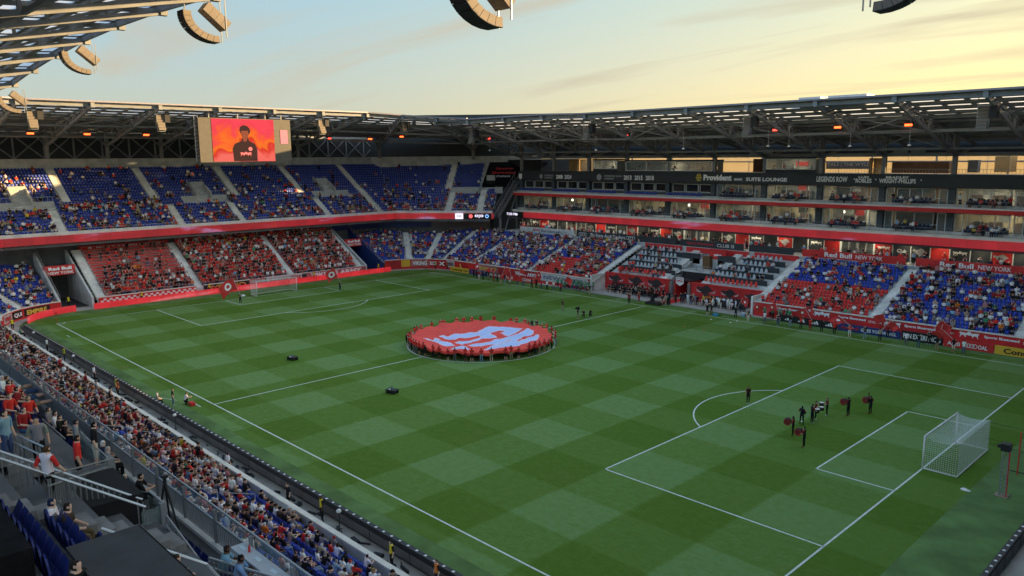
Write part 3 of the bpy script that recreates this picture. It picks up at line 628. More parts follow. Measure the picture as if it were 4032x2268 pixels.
# end of the ribbon: clock and score
_d = Vector((16.6, 13.5)).normalized(); _n = Vector((_d.y, -_d.x)); R3 = (_d.x, _d.y, 0)
def on_diag(t, out=.34): return (-70+.25+16.6*t+_n.x*out-.0, 37.9+13.5*t+_n.y*out)
for t0, t1, m in ((.615, .695, led_txt), (.70, .985, led_blk)):
    p, q = on_diag(t0, .30), on_diag(t1, .30); wall_along([p, q], 9.77, 10.96, .1, m, uleft, 'score_panel')
p = on_diag(.655, .42); text(uleft, '9:30', (*p, 10.36), R3, Z_, .5, mat('purple_lettering', (.05, .02, .12), .5, 0, 0), 1.0, .02)
p = on_diag(.86, .42); text(uleft, '0|0', (*p, 10.36), R3, Z_, .72, led_txt, 1.9, .02)
p = on_diag(.775, .42); ring(uleft, (*p, 10.36), R3, Z_, .42, .4, mat('led_red', (.02, .02, .02), .5, 0, 0, emit=(.9, .1, .1), es=.4)); p = on_diag(.94, .42); ring(uleft, (*p, 10.36), R3, Z_, .40, .16, mat('led_blue', (.02, .02, .02), .5, 0, 0, emit=(.25, .5, 1), es=.35))
for r in range(20):
    for x, y, a in T4.walk(r):
        z = T4.floor(r)
        if T4.blocked(x, y, r) or not inview(x, y, z+.5): continue
        if any(abs(y-v) < 4.4 and 7 <= r < 9 and x < -69 for v, _ in VOM) or any(abs(y-v) < 1.6 and 7 <= r < 14 and x < -69 for v, _ in VOM): continue
        t = ((x+70)*_d.x+(y-37.9)*_d.y)/21.4
        if (t > .80 and r >= 9 and x+y > -46) or (.5 < t < .83 and 7 <= r < 9 and x+y > -46): continue                 # covered by the black tarpaulin
        seats['blue'].append((x, y, z, a))
        p = .52 if r < 3 else (.32 if r < 7 else (.22 if r < 12 else .11))
        if y > 30: p *= .5 if r > 6 else 1
        if r >= 12 and y > 22: p = .02
        if -26 < y < -9 and r in (6, 7): p = .8
        q = math.sin(x*.9+y*1.7+r)*.5+math.sin(y*.6+r*1.3)*.5
        if random.random() < p*(1+.9*q): people.append((x, y, z, a, 'upper'))
# vomitories in the upper deck
pale = mat('pale_wall_panel', (.50, .51, .50), .7, 0, .1, 1)
for v, w in VOM:
    zf = T4.floor(7)
    b = MB(); x = -70-1.2-7*.83
    for ya, yb in ((v-4.6, v-1.4), (v+1.4, v+4.6)):
        boxo('vomitory_wall', (x-1.7, (ya+yb)/2, zf+.75), (.15, yb-ya, 1.5), pale, uleft)
    for ya in (v-1.4, v+1.4):
        m = MB(); m.hexa([(x-1.6, ya-.1, zf), (x-1.6, ya+.1, zf), (x-6.2, ya+.1, zf), (x-6.2, ya-.1, zf), (x-1.6, ya-.1, zf+2.0), (x-1.6, ya+.1, zf+2.0), (x-6.2, ya+.1, zf+4.4), (x-6.2, ya-.1, zf+4.4)]); m.build('vomitory_cheek', conc, uleft)
    boxo('vomitory_lintel', (x-5.0, v, zf+3.3), (.3, 2.6, 1.5), pale, uleft); boxo('vomitory_opening', (x-5.4, v, zf+1.3), (.1, 2.6, 2.5), shade_in, uleft)
    b = MB(); b.beam((x-1.6, v-4.6, zf+2.25), (x-1.6, v-1.4, zf+2.25), .06); b.beam((x-1.6, v+1.4, zf+2.25), (x-1.6, v+4.6, zf+2.25), .06)
    for k in range(13): yy = v-4.6+k*.75; b.beam((x-1.6, yy, zf+1.5), (x-1.6, yy, zf+2.25), .04) if abs(yy-v) > 1.3 else None
    b.beam((x-.2, v-4.2, zf+1.0), (x-.2, v+4.2, zf+1.0), .05); b.build('railing', rail_m, uleft)
# vomitory of the diagonal corner and the black tarpaulin over its upper rows
def dg_pt(t, d): return (-70+16.6*t+nd_[0]*d, 37.9+13.5*t+nd_[1]*d)
b = MB(); k0, k1 = 9.6, 17.6
P = [dg_pt(.83, k0), dg_pt(1.12, k0), dg_pt(1.5, k1), dg_pt(.86, k1)]; z0_, z1_ = 11+.62*(k0-1.2)+.55, 11+.62*(k1-1.2)+.6
b.hexa([(*P[0], z0_-.6), (*P[1], z0_-.6), (*P[2], z1_-.6), (*P[3], z1_-.6), (*P[0], z0_), (*P[1], z0_), (*P[2], z1_), (*P[3], z1_)])
tarp = b.build('tarpaulin', black, None, label='black tarpaulin with red and grey lettering stretched over corner seats', cat='tarpaulin')
Ut = Vector((nd_[0], nd_[1], .62)).normalized(); c_ = dg_pt(1.04, 15.0); text(tarp, 'Sports', (*c_, 11+.62*13.8+.66), R3, Ut, 1.1, letter_r, 4.2, .06, depth=.05)
c_ = dg_pt(1.04, 13.6); text(tarp, 'Illustrated', (*c_, 11+.62*12.4+.66), R3, Ut, 1.0, letter_r, 5.6, .06, depth=.05); c_ = dg_pt(1.04, 12.3); text(tarp, 'STADIUM', (*c_, 11+.62*11.1+.66), R3, Ut, .75, letter, 3.2, .03, depth=.05)
for t, w_ in ((.66, 6.2), (1.02, 1.8)):
    c_ = dg_pt(t, 7.6); boxo('vomitory_wall', (*c_, 15.6), (w_, .15, 1.4), pale, uleft, rz=math.atan2(_d.y, _d.x))
c_ = dg_pt(.92, 10.2); boxo('vomitory_lintel', (*c_, 18.3), (1.9, .4, 1.2), pale, uleft, rz=math.atan2(_d.y, _d.x)); c_ = dg_pt(.92, 10.0); boxo('vomitory_opening', (*c_, 16.6), (1.8, .3, 2.2), shade_in, uleft, rz=math.atan2(_d.y, _d.x))
# back wall and dark cladding
bw = [(-88.4, -60), (-88.4, 44.5), (-66, 64.5), (-58, 71.5)]
wall_along(bw, 20.5, 23.2, .3, conc, uleft, 'back_wall')
cl_ = [(-91.5, -62), (-91.5, 46), (-69, 66.5), (-52.5, 79), (-47, 79)]  # last leg extended to stop a sun leak
wall_along(cl_, 22.5, 33, .3, charc, uleft, 'cladding')
wall_along([(-84, 54), (-69, 66.7), (-52.5, 79.2)], -.1, 22.4, .3, charc, uleft, 'sun_block_wall'); wall_along([(-69, 66.4), (-52.9, 66.4)], -.1, 22.3, .3, charc, uleft, 'sun_block_wall')  # added to close gaps where low sun leaked past the corner
b = MB()
for y in np.arange(-58, 46, 4.87): b.beam((-91.2, y, 23), (-91.2, y, 32), .3); b.beam((-91.2, y, 23.2), (-91.2, y+4.87, 27.5), .22); b.beam((-91.2, y+4.87, 23.2), (-91.2, y, 27.5), .22)
b.beam((-91.1, -58, 27.6), (-91.1, 46, 27.6), .5); b.build('wall_bracing', steel, uleft)
wall_along([(-75.3, -58), (-75.3, 38), (-58, 55)], -.1, 10, .3, conc_d, uleft, 'concourse_wall')
wall_along([(-75.0, -32), (-75.0, -25)], 7.5, 9.6, .1, conc_d, uleft, 'concourse_panel'); wall_along([(-75.05, 25), (-75.05, 37), (-60, 54)], 7.6, 9.6, .1, navy, uleft, 'concourse_panel')  # first panel is a dark sheet for the shadow above the near tunnel
# escape stair at the end of the upper deck
st = thing('stair_tower', 'grey steel stair truss at the end of the upper deck beside the suites', 'stairs')
b = MB(); e0, e1 = Vector((-53.2, 51.6, 10.2)), Vector((-55.3, 60.0, 17.6))
for o_ in (0, 1.6):
    b.beam(e0+Vector((o_, 0, 0)), e1+Vector((o_, 0, 0)), .25, .5); b.beam(e0+Vector((o_, 0, 1.6)), e1+Vector((o_, 0, 1.6)), .1)
    for k in range(12): p = e0+(e1-e0)*k/11+Vector((o_, 0, 0)); b.beam(p, p+Vector((0, 0, 1.6)), .07)
b.build('stringer', steel, st)
b = MB()
for k in range(24): p = e0+(e1-e0)*k/23; b.box((p.x+.8, p.y, p.z), (1.5, .3, .06))
b.build('tread', steel_l, st)
b = MB(); b.beam((-52.6, 53, .0), (-52.6, 53, 11), .35); b.beam((-54.6, 60, 0), (-54.6, 60, 17), .35); b.beam((-52.6, 53, 4), (-54.6, 60, 15), .25); b.build('post', steel, st)

# ================================================================ FAR STAND, SUITES
CX = [24.45+9.66*k for k in range(-8, 8)]
XL, XR = -52.8, 100  # right end carried on out of view to shade the pitch
mid = (XL+XR)/2; W_ = XR-XL
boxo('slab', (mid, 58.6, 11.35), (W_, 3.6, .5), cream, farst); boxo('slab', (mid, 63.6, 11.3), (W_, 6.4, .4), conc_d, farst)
boxo('led_ribbon', (mid+1.8, 56.85, 10.55), (W_-3.6, .3, 1.2), led_rib, farst)
o = boxo('clock_panel', (XL+.2, 56.8, 10.55), (3.9, .3, 1.16), led_blk, farst); text(o, '7:30 PM', (XL+.2, 56.6, 10.55), X_, Z_, .55, led_txt, 3.3, .02, depth=.03)
boxo('slab', (mid, 60.4, 15.33), (W_, 6.2, .2), conc_l, farst); boxo('red_fascia', (mid, 57.25, 14.95), (W_, .2, .55), redp, farst); boxo('soffit', (mid, 60.6, 14.85), (W_, 6.3, .5), charc, farst)
for x in np.arange(XL+5, 56, 4.8): text(farst, 'Red Bull', (x, 57.13, 14.95), X_, Z_, .22, letter_r, 1.5, .01)
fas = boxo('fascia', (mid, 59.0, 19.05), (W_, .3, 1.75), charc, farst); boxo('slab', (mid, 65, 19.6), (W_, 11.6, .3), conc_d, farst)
boxo('soffit', (mid, 61.5, 18.1), (W_, 5, .2), charc, farst)
fy = 58.83; LT = lambda s, x, z, h, w, bd=.02, m=letter: text(fas, s, (x, fy, z), X_, Z_, h, m, w, bd+.018)
sh = [(-.5, .6), (.5, .6), (.5, -.3), (0, -.7), (-.5, -.3)]
shape(fas, [sh], (-52.2, fy, 18.7), X_, Z_, 1.0, letter); LT('99', -52.2, 18.75, .6, .75, .02, letter_r)
shape(fas, [sh], (-45.9, fy, 18.75), X_, Z_, .75, mat('grey_lettering', (.40, .42, .42), .6, 0, 0)); LT('CONFERENCE', -43.6, 18.98, .34, 2.7, .01, MATS['grey_lettering']); LT('CHAMPIONS', -43.7, 18.52, .34, 2.4, .01, MATS['grey_lettering']); LT('2008', -40.6, 18.75, .85, 1.9); LT('2024', -38.2, 18.75, .85, 1.9)
ring(fas, (-29.9, fy, 18.8), X_, Z_, .6, .5, MATS['grey_lettering']); LT("SUPPORTERS' SHIELD", -26.4, 19.05, .34, 4.4, .01, MATS['grey_lettering']); LT('CHAMPIONS', -27.4, 18.55, .34, 2.4, .01, MATS['grey_lettering']); LT('2013', -22.8, 18.8, .9, 1.9); LT('2015', -20.2, 18.8, .9, 1.9); LT('2018', -17.6, 18.8, .9, 1.9)
for k in range(5): boxo('emblem', (-6.95, fy-.02, 18.5+k*.27), (1.25-abs(k-2)*.28, .03, .17), letter_y, fas)
LT('Provident', -3.2, 19.05, 1.05, 5.6, .035); LT('BANK', .9, 18.8, .42, 1.6); LT('SUITE LOUNGE', 6.0, 18.85, .62, 7.4, .02)
LT('LEGENDS ROW', 17.1, 19.05, .85, 4.9, .01); LT('•', 20.6, 19.1, .2, .2); LT('LUIS', 22.0, 19.42, .32, 1.6, .03); LT('ROBLES', 22.0, 18.9, .65, 2.4, .01); LT('•', 23.8, 19.1, .2, .2); LT('BRADLEY', 26.9, 19.45, .34, 3.3, .03); LT('WRIGHT-PHILLIPS', 26.9, 18.92, .68, 5.2, .01); LT('•', 30.2, 19.1, .2, .2)
room_w = mat('suite_wall', (.62, .54, .38), .8, 0, .2, .5); room_l = mat('suite_light', (.8, .8, .7), .5, 0, 0, emit=(1, .86, .55), es=6.0); lamp_w = mat('pendant_lamp', (.8, .8, .8), .5, 0, 0, emit=(1, .9, .7), es=2.0)
wood = mat('dark_wood', (.10, .06, .035), .6, 0, .3, 1)
greyw0 = mat('poster_grey', (.3, .32, .36), .6)
def window(parent, x0, x1, z0, z1, y, n, gm):
    b = MB(); t = .11
    b.box(((x0+x1)/2, y, z0), (x1-x0, .14, t)); b.box(((x0+x1)/2, y, z1), (x1-x0, .14, t))
    for k in range(n+1): b.box((x0+(x1-x0)*k/n, y, (z0+z1)/2), (t, .13, z1-z0-t))
    f = b.build('window', wht_f, parent)
    for k in range(n): boxo('pane', (x0+(x1-x0)*(k+.5)/n, y, (z0+z1)/2), ((x1-x0)/n-t, .03, z1-z0-t), gm, f)
for lev, zf, zt, zw in ((1, 11.6, 14.6, 12.55), (2, 15.45, 18.0, 16.25)):
    for i in range(len(CX)-1):
        x0, x1 = CX[i], CX[i+1]
        if x0 > 56: break
        if lev == 1 and i == 0: pass
        boxo('column', (x0, 60.0, (zf+zt)/2), (.85, .8, zt-zf), wallg, farst)
        lounge = lev == 2 and x0 < -8
        # room shell
        boxo('partition', (x0, 63.4, (zf+zt)/2), (.2, 5.6, zt-zf), room_w, farst)
        boxo('room_wall', ((x0+x1)/2, 66.1, (zf+zt)/2), (x1-x0-.2, .2, zt-zf), wallg if lounge else random.choice([room_w, room_w, wood, conc]), farst)
        if not lounge: boxo('wall_screen', (x0+random.uniform(3, 7), 65.95, zf+1.9), (1.6, .06, .9), random.choice([charc, greyw0, redp]), farst)
        for k in range(3):
            cxk = x0+1.8+k*3.0+random.uniform(-.5, .5)
            boxo('cabinet', (cxk, 65.7, zf+.7), (random.uniform(1, 2.2), .5, 1.4), wood, farst)
        boxo('counter', ((x0+x1)/2+.3, 61.2, zf+.95), (5.2, .5, .08), white, farst)
        if not lounge and random.random() < .72: boxo('ceiling_light', ((x0+x1)/2+random.uniform(-1.5, 1.5), 63.4, zt-.12), (random.choice([1.6, 2.6]), .5, .04), room_l, farst)
        if lev == 1 and i % 3 == 1: 
            b = MB(); b.tube([(x0+3, 62.5, zt-.6), (x0+3, 62.5, zt-.75), (x0+3, 62.5, zt-.95), (x0+3, 62.5, zt-1.02)], [.05, .17, .17, .05], 8); b.build('pendant_lamp', lamp_w, farst)
        if lounge:
            boxo('sill_wall', ((x0+x1)/2, 60.3, (zf+zw)/2), (x1-x0-.85, .25, zw-zf), wallg, farst)
            for k in range(3):
                a = x0+.9+k*2.9; window(farst, a, a+2.5, zw+.08, zt-.25, 60.25, 1, glass_d)
            boxo('head_wall', ((x0+x1)/2, 60.3, zt-.1), (x1-x0-.85, .25, .2), wallg, farst)
        else:
            window(farst, x0+2.1, x1-2.3, zw, zt-.2, 60.25, 2 if (i+lev) % 2 else 3, glass)
            boxo('sill_wall', ((x0+x1)/2-.1, 60.3, (zf+zw)/2-.08), (x1-x0-4.4, .25, zw-zf-.2), wallg, farst)
            for a in (x0+.55, x1-1.75):
                b = MB(); hh = zt-.25-zf
                for xx in (a, a+1.1): b.box((xx, 60.2, zf+hh/2), (.14, .12, hh))
                b.box((a+.55, 60.2, zf+hh), (1.2, .12, .12)); b.box((a+.55, 60.2, zf+.1), (1.0, .12, .16)); d_ = b.build('door', wht_f, farst); boxo('pane', (a+.55, 60.2, zf+hh/2+.08), (.95, .03, hh-.3), glass, d_)
            for row in (0, 1):
                for k in range(9):
                    xx = x0+2.6+k*.56
                    if not inview(xx, 58.2, zf): continue
                    seats['navy'].append((xx, 57.95+row*.95, zf+.05+row*.3, 0))
                    if random.random() < (.42 if lev == 1 else .3): people.append((xx, 57.9+row*.95, zf+.05+row*.3, 0, 'suite'))
            for k in range(2):
                if random.random() < .6: people.append((x0+random.uniform(1, 8.5), 59.6, zf, random.uniform(-.5, .5), 'suite_stand'))
        if lounge:
            for k in range(12): seats['blue'].append((x0+1.2+k*.62, 58.2, zf, 0))
boxo('seat_step', (mid, 58.95, 11.75), (W_, .9, .3), conc, farst); boxo('seat_step', (mid, 58.95, 15.6), (W_, .9, .3), conc, farst)
b = MB()
for z in (12.45, 16.3):
    for x in np.arange(XL, 58, 1.6): b.beam((x, 56.95 if z < 14 else 57.3, z-.8), (x, 56.95 if z < 14 else 57.3, z), .04)
    b.beam((XL, 56.95 if z < 14 else 57.3, z), (58, 56.95 if z < 14 else 57.3, z), .05)
b.build('railing', steel, farst)
# rear wall under the roof; walls added to stop sun, slotted for one streak
boxo('rear_shade_wall', (2, 66.45, 13.2), (110, .3, 12.5), charc, farst)
for xa, xb, za, zb in ((57, 104, 5, 19.5), (-53, 57, 22.9, 26.0), (57, 81.2, 19.5, 26), (82.6, 104, 19.5, 26), (81.2, 82.6, 21.7, 26), (81.2, 82.6, 19.5, 20.1)): boxo('rear_shade_wall', ((xa+xb)/2, 66.3 if za < 15 else 70, (za+zb)/2), (xb-xa, .3, zb-za), charc, farst)
# press boxes on the top level
def pressbox(x0, x1, z0, z1, n, lo=19.8):
    boxo('press_box_wall', ((x0+x1)/2, 59.7, (lo+z0)/2), (x1-x0+.3, .3, z0-lo), charc, farst); window(farst, x0, x1, z0, z1, 59.6, n, glass)
    boxo('room_wall', ((x0+x1)/2, 63, (lo+z1)/2), (x1-x0+.3, .15, z1-lo), mat('press_wall', (.5, .5, .48), .8), farst)
    for x in (x0-.1, x1+.1): boxo('partition', (x, 61.3, (lo+z1)/2), (.15, 3.3, z1-lo), MATS['press_wall'], farst)
    boxo('room_ceiling', ((x0+x1)/2, 61.3, z1+.2), (x1-x0+.4, 3.8, .3), charc, farst)
    boxo('ceiling_light', ((x0+x1)/2, 61.3, z1), (1.6, .4, .04), room_l, farst)
    for k in range(int((x1-x0)/1.6)):
        if random.random() < .7: people.append((x0+.9+k*1.6, 60.6, lo+.35, random.uniform(-.3, .3), 'press'))
pressbox(-31.9, -26.1, 20.45, 22.05, 2); pressbox(-23.8, -4.8, 20.15, 21.8, 4, 19.85); pressbox(5.6, 13.9, 20.55, 22.2, 3)
boxo('wall_panel', (10.2, 62.85, 21.4), (2.2, .05, .7), redp, farst)
# open concourse behind the top level
gold = mat('sunlit_gold', (.62, .42, .20), .8, 0, .15, .6); brick = mat('brown_cladding', (.20, .11, .06), .8, 0, .2, .6); greyw = mat('mid_grey_cladding', (.22, .23, .25), .7, 0, .1)  # the ochre colour stands in for gold sunlight on these walls
for i, (x, y, z, sx, sy, sz, m) in enumerate(((14.2, 73, 21.0, 8.8, .3, 1.2, greyw), (25.3, 74, 20.7, 8.6, 3, 1.8, brick), (36.5, 76, 21.2, 2.0, 4, 2.4, gold), (41, 78, 21.4, 3, 5, 2.6, greyw), (33.0, 73, 20.9, 1.4, 1.4, 1.9, greyw), (-44, 70, 21, 2.4, 6, 2.6, gold), (-38, 72, 21, 1.4, 5, 2.4, brick), (-33.6, 66, 21, .6, 6, 2.6, gold), (-1, 72, 21, 3.2, 4, 2.4, brick), (3.6, 68, 21.2, .5, 6, 2.4, gold), (-25.0, 64, 20.9, .3, 5, 2.0, gold), (47, 74, 21, 1.2, 6, 2.4, gold), (21.0, 66, 21, .4, 5, 2.5, gold))):
    boxo('concourse_wall', (x, y, z), (sx, sy, sz), m, farst)
facade = bpy.data.materials.new('translucent_facade'); facade.use_nodes = True; _ft = facade.node_tree; _ft.nodes.clear(); _fo = nd('ShaderNodeOutputMaterial', _ft); _fm = nd('ShaderNodeMixShader', _ft); _fd = nd('ShaderNodeBsdfDiffuse', _ft); _fl = nd('ShaderNodeBsdfTranslucent', _ft)
_fd.inputs[0].default_value = (.5, .48, .42, 1); _fl.inputs[0].default_value = (.62, .56, .42, 1); _fm.inputs[0].default_value = .55; _ft.links.new(_fd.outputs[0], _fm.inputs[1]); _ft.links.new(_fl.outputs[0], _fm.inputs[2]); _ft.links.new(_fm.outputs[0], _fo.inputs[0])
for k in range(37): boxo('facade_panel', (-54+k*3.0+1.5, 80.0+.15*(k % 2), 22.9), (2.98, .06, 6.6), facade, farst)
for k in range(10): boxo('facade_post', (-48+k*10.5, 79.6, 22.9), (.25, .25, 6.6), steel, farst)
boxo('facade_rail', (3, 79.6, 21.6), (108, .2, .25), steel, farst)
text(farst, 'TALS | THE WYLDES', (14.2, 72.83, 21.1), X_, Z_, .8, letter, 8.4)
b = MB()
for x in np.arange(10, 44, .45): b.beam((x, 63, 19.75), (x, 63, 20.6), .04)
b.beam((10, 63, 20.6), (44, 63, 20.6), .06); b.build('railing', steel_l, farst)
# lounge glazing under the ribbon, with printed panels
boxo('lounge_floor', (mid, 57.5, 7.05), (W_, 6.4, .2), conc, farst); boxo('lounge_ceiling', (mid, 58, 9.85), (W_, 5, .15), charc, farst)
boxo('concourse_wall', (mid, 61.5, 4.9), (W_, .3, 10), conc_d, farst)
pk = [charc, redp, redw, MATS['mural_grey'], redw, charc, redp, wallg]
for x in np.arange(-48, 56, 4.83): boxo('ceiling_light', (x, 57.0, 9.74), (1.2, .3, .05), room_l, farst)  # lounge lights added to brighten the dark band under the ribbon
x = XL+2; k = 0
while x < 56:
    w = 2.6; m = pk[(k*5+k//3) % 8]
    if k % 11 in (5, 6):
        f = boxo('door', (x+w/2, 58.2, 8.6), (w-.1, .12, 2.6), wht_f, farst); boxo('pane', (x+w*.28, 58.12, 8.6), (w*.38, .04, 2.2), glass_d, f); boxo('pane', (x+w*.72, 58.12, 8.6), (w*.38, .04, 2.2), glass_d, f)
    else:
        o = boxo('lounge_panel', (x+w/2, 58.2, 8.6), (w-.14, .1, 2.5), m, farst)
        if k % 4 == 1: bull_pair(o, (x+w/2, 58.14, 8.9), X_, Z_, .7, letter if m is not MATS['mural_grey'] else letter_r)
        elif k % 4 == 3: shape(o, [BH], (x+w/2, 58.14, 8.6), X_, Z_, 1.1, mural_k if m is redp else MATS['mural_grey'])
        elif k % 7 == 2: text(o, 'Club', (x+w/2, 58.14, 8.7), X_, Z_, .5, letter, 1.3, .02)
    boxo('mullion', (x, 58.1, 8.6), (.12, .16, 2.6), wht_f, farst)
    x += w; k += 1
for x0 in far_ax[:-1]:
    boxo('barrier', (x0+8, 55.3, 7.55), (9.5, .08, .8), navy if x0 > 10 or x0 < -40 else charc, farst)
for k in range(150): people.append((random.uniform(-50, 54), random.choice([55.0, 55.6, 56.2, 56.9, 57.4]), 7.15, random.uniform(-1, 1), 'lounge'))
# ================================================================ ROOFS
skyl = bpy.data.materials.new('skylight_sheet'); skyl.use_nodes = True
_t = skyl.node_tree; _t.nodes.clear(); _o = nd('ShaderNodeOutputMaterial', _t); _mx = nd('ShaderNodeMixShader', _t); _tr = nd('ShaderNodeBsdfTransparent', _t); _tl = nd('ShaderNodeBsdfTranslucent', _t)
_tr.inputs[0].default_value = (.8, .82, .85, 1); _tl.inputs[0].default_value = (.8, .82, .85, 1); _mx.inputs[0].default_value = .55
_t.links.new(_tr.outputs[0], _mx.inputs[1]); _t.links.new(_tl.outputs[0], _mx.inputs[2]); _t.links.new(_mx.outputs[0], _o.inputs[0])
deck_m = mat('roof_decking', (.30, .305, .31), .75, 0, .15, .4)
gutter = mat('roof_gutter', (.30, .28, .32), .5, .3, .1)
def roof(label, tips, drop, L=26., top=.55, slope=.02, tail=34., lit_rows=5, half=None):
    """cantilevered trusses at each tip (position, inward-to-back direction), purlins, decking with skylight slots"""
    R_ = thing('grandstand_roof', label, 'roof')
    tips = [(Vector(p), Vector((n[0], n[1], 0))) for p, n in tips]
    at = lambda i, d, dz=0.: tips[i][0]+tips[i][1]*d+Vector((0, 0, top+slope*d+dz))
    for i, (p, n) in enumerate(tips):
        b = MB(); nn = n.normalized(); q = lambda d, z: p+n*d+Vector((0, 0, z))
        bot = lambda d: -drop*d/L
        b.beam(q(.2, 0), q(L, -drop), .34, .42); b.beam(q(0, .12), at(i, tail, -.5), .32, .34)
        b.box(tuple(q(0, .15)), (.55, .55, .75), math.atan2(n.y, n.x))
        ds = (4.2, 8.4, 12.4, 16.2, 19.8, 23.2)
        for k, d in enumerate(ds):
            b.beam(q(d, bot(d)), at(i, d, -.5), .24, .26)
            if k: b.beam(q(d, bot(d)), at(i, ds[k-1], -.5), .2, .22)
        b.beam(q(L, -drop-2.2), at(i, L, -.4), .55, .55); b.beam(q(L, -drop), at(i, tail, -.6), .3)
        b.build('truss', steel, R_)
    cnt = len(tips)
    for d, w, h in ((.35, .22, .5), (3.1, .16, .3), (5.9, .16, .3), (8.7, .16, .3), (11.6, .2, .5), (14.6, .16, .3), (17.6, .16, .3), (20.6, .16, .3), (23.8, .2, .5), (27.5, .16, .3)):
        b = MB()
        for i in range(cnt-1): b.beam(at(i, d, -.3), at(i+1, d, -.3), w, h)
        b.build('purlin', steel, R_)
    for d in (12.2, 20.2):   # longitudinal members tying the bottom chords
        b = MB()
        for i in range(cnt-1):
            b.beam(tips[i][0]+tips[i][1]*d+Vector((0, 0, -drop*d/L)), tips[i+1][0]+tips[i+1][1]*d+Vector((0, 0, -drop*d/L)), .26, .3)
            if i % 2 == 0: b.beam(tips[i][0]+tips[i][1]*d+Vector((0, 0, -drop*d/L)), at(i+1, d-4, -.4), .16); b.beam(tips[i+1][0]+tips[i+1][1]*d+Vector((0, 0, -drop*d/L)), at(i, d-4, -.4), .16)
        b.build('tie_beam', steel, R_)
    b = MB()
    for i in range(cnt-1): b.beam(at(i, -.25, .12), at(i+1, -.25, .12), .35, .22)
    b.build('gutter', gutter, R_)
    # decking
    edges = [0.]; rows = []
    for r in range(lit_rows): rows.append((.55+2.8*r, 1.75+2.8*r))
    b = MB(); th = Vector((0, 0, .08))
    def cell(i, u0, u1, d0, d1):
        P = lambda u, d: at(i, d)*(1-u)+at(i+1, d)*u
        A = [P(u0, d0), P(u1, d0), P(u1, d1), P(u0, d1)]; return A
    cur = -.1
    for (a, c) in rows+[(tail, tail)]:
        for i in range(cnt-1):
            A = cell(i, 0, 1, cur, a); b.hexa([*A, *[v+th for v in A]])
        if c > a:
            for i in range(cnt-1):
                for k in range(3):
                    A = cell(i, k/3, (k+.2)/3, a, c); b.hexa([*A, *[v+th for v in A]])
                    m = MB(); A = cell(i, (k+.2)/3, (k+1)/3, a, c); m.hexa([*[v+th*.2 for v in A], *[v+th*.6 for v in A]]); m.build('skylight', skyl, R_)
        cur = c
    b.build('decking', deck_m, R_)
    return R_
nz = lambda x: 34.5-.00125*(x+2)**2 if x < 14 else 34.2
near_tips = [((x, -37.5, nz(x)), (0, -1)) for x in (62.7, 53.0, 43.2, 33.5, 23.7, 13.95, 4.2, -5.6, -15.5, -25.4, -35.3, -45.0)]+[((-54.0, -40.0, 31.0), (-.7, -.9))]
roof('golden-lit trussed roof over the stand beneath the photographer', near_tips, 5.2, 26, .55, -.06, 30)
left_tips = [((-58, y, 30.85), (-1, 0)) for y in (-34.7, -25.0, -15.2, -5.55, 4.2, 13.8, 23.4)]+[((-56.4, 30.4, 30.5), (-.95, .45)), ((-51.5, 35.0, 30.0), (-.62, .9)), ((-43.2, 36.0, 29.5), (-.12, 1))]
roof('dark trussed roof over the blue upper deck behind the far goal', [((-57.2, -40.6, 31), (-.9, -.5))]+left_tips, 5.4, 27, .5, -.10, 33)
far_tips = [((x, 36, 29.1+(.25 if x < -20 else 0)), (0, 1)) for x in [24.45+9.66*k for k in range(-8, 9)]]  # right-hand tips extended in place of a corner roof, blocking low sun
roof('dark trussed roof with pale skylight slots over the suite stand', far_tips, 6.6, 24, .5, -.15, 33)
for x in CX: boxo('column', (x, 60, 21.35), (.6, .6, 3.3), steel, farst)
boxo('eaves_beam', (mid, 60.2, 22.75), (W_, .5, .55), steel, farst)
boxo('catwalk', (mid, 51.0, 26.0), (W_, 1.2, .15), steel, farst)
b = MB(); b.beam((XL, 50.4, 27.0), (XR, 50.4, 27.0), .06); [b.beam((x, 50.4, 26), (x, 50.4, 27), .05) for x in np.arange(XL, 60, 2.4)]; b.build('railing', steel, farst)
for x in (-45.5, -42.5, 4.0, 6.2, 27.2, 29.6): boxo('display_back', (x, 58.5, 23.4), (2.0, .2, .8), greyw, farst)

for x, z in ((-1.2, 24), (13.4, 24.2), (16.6, 24.1), (25.4, 24), (-19.3, 24), (-47, 24.3), (33, 24)):
    h_ = thing('floodlight', 'small white floodlight hanging from the far roof trusses', 'light', (x, 45, z), 0, 'white lights hanging under the far roof'); m = MB(); m.tube([(0, 0, .1), (0, 0, 3.2)], .025, 5); m.build('hanger', rail_m, h_)
    m = MB(); m.tube([(0, 0, -.12), (0, 0, -.05), (0, 0, .12)], [.24, .24, .08], 8); m.build('lamp_housing', white, h_)
for x, w_, lab in ((22.0, 3.0, 'small pale plant box on top of the suite stand roof'), (27.0, 5.0, 'wide pale plant box on top of the suite stand roof')):
    t = thing('rooftop_unit', lab, 'rooftop unit', (x, 40.5, 29.0)); boxo('housing', (0, 0, .9), (w_, 2.4, 1.0), wht_f, t); boxo('base_frame', (0, 0, .2), (w_-.3, 2.0, .5), steel, t)

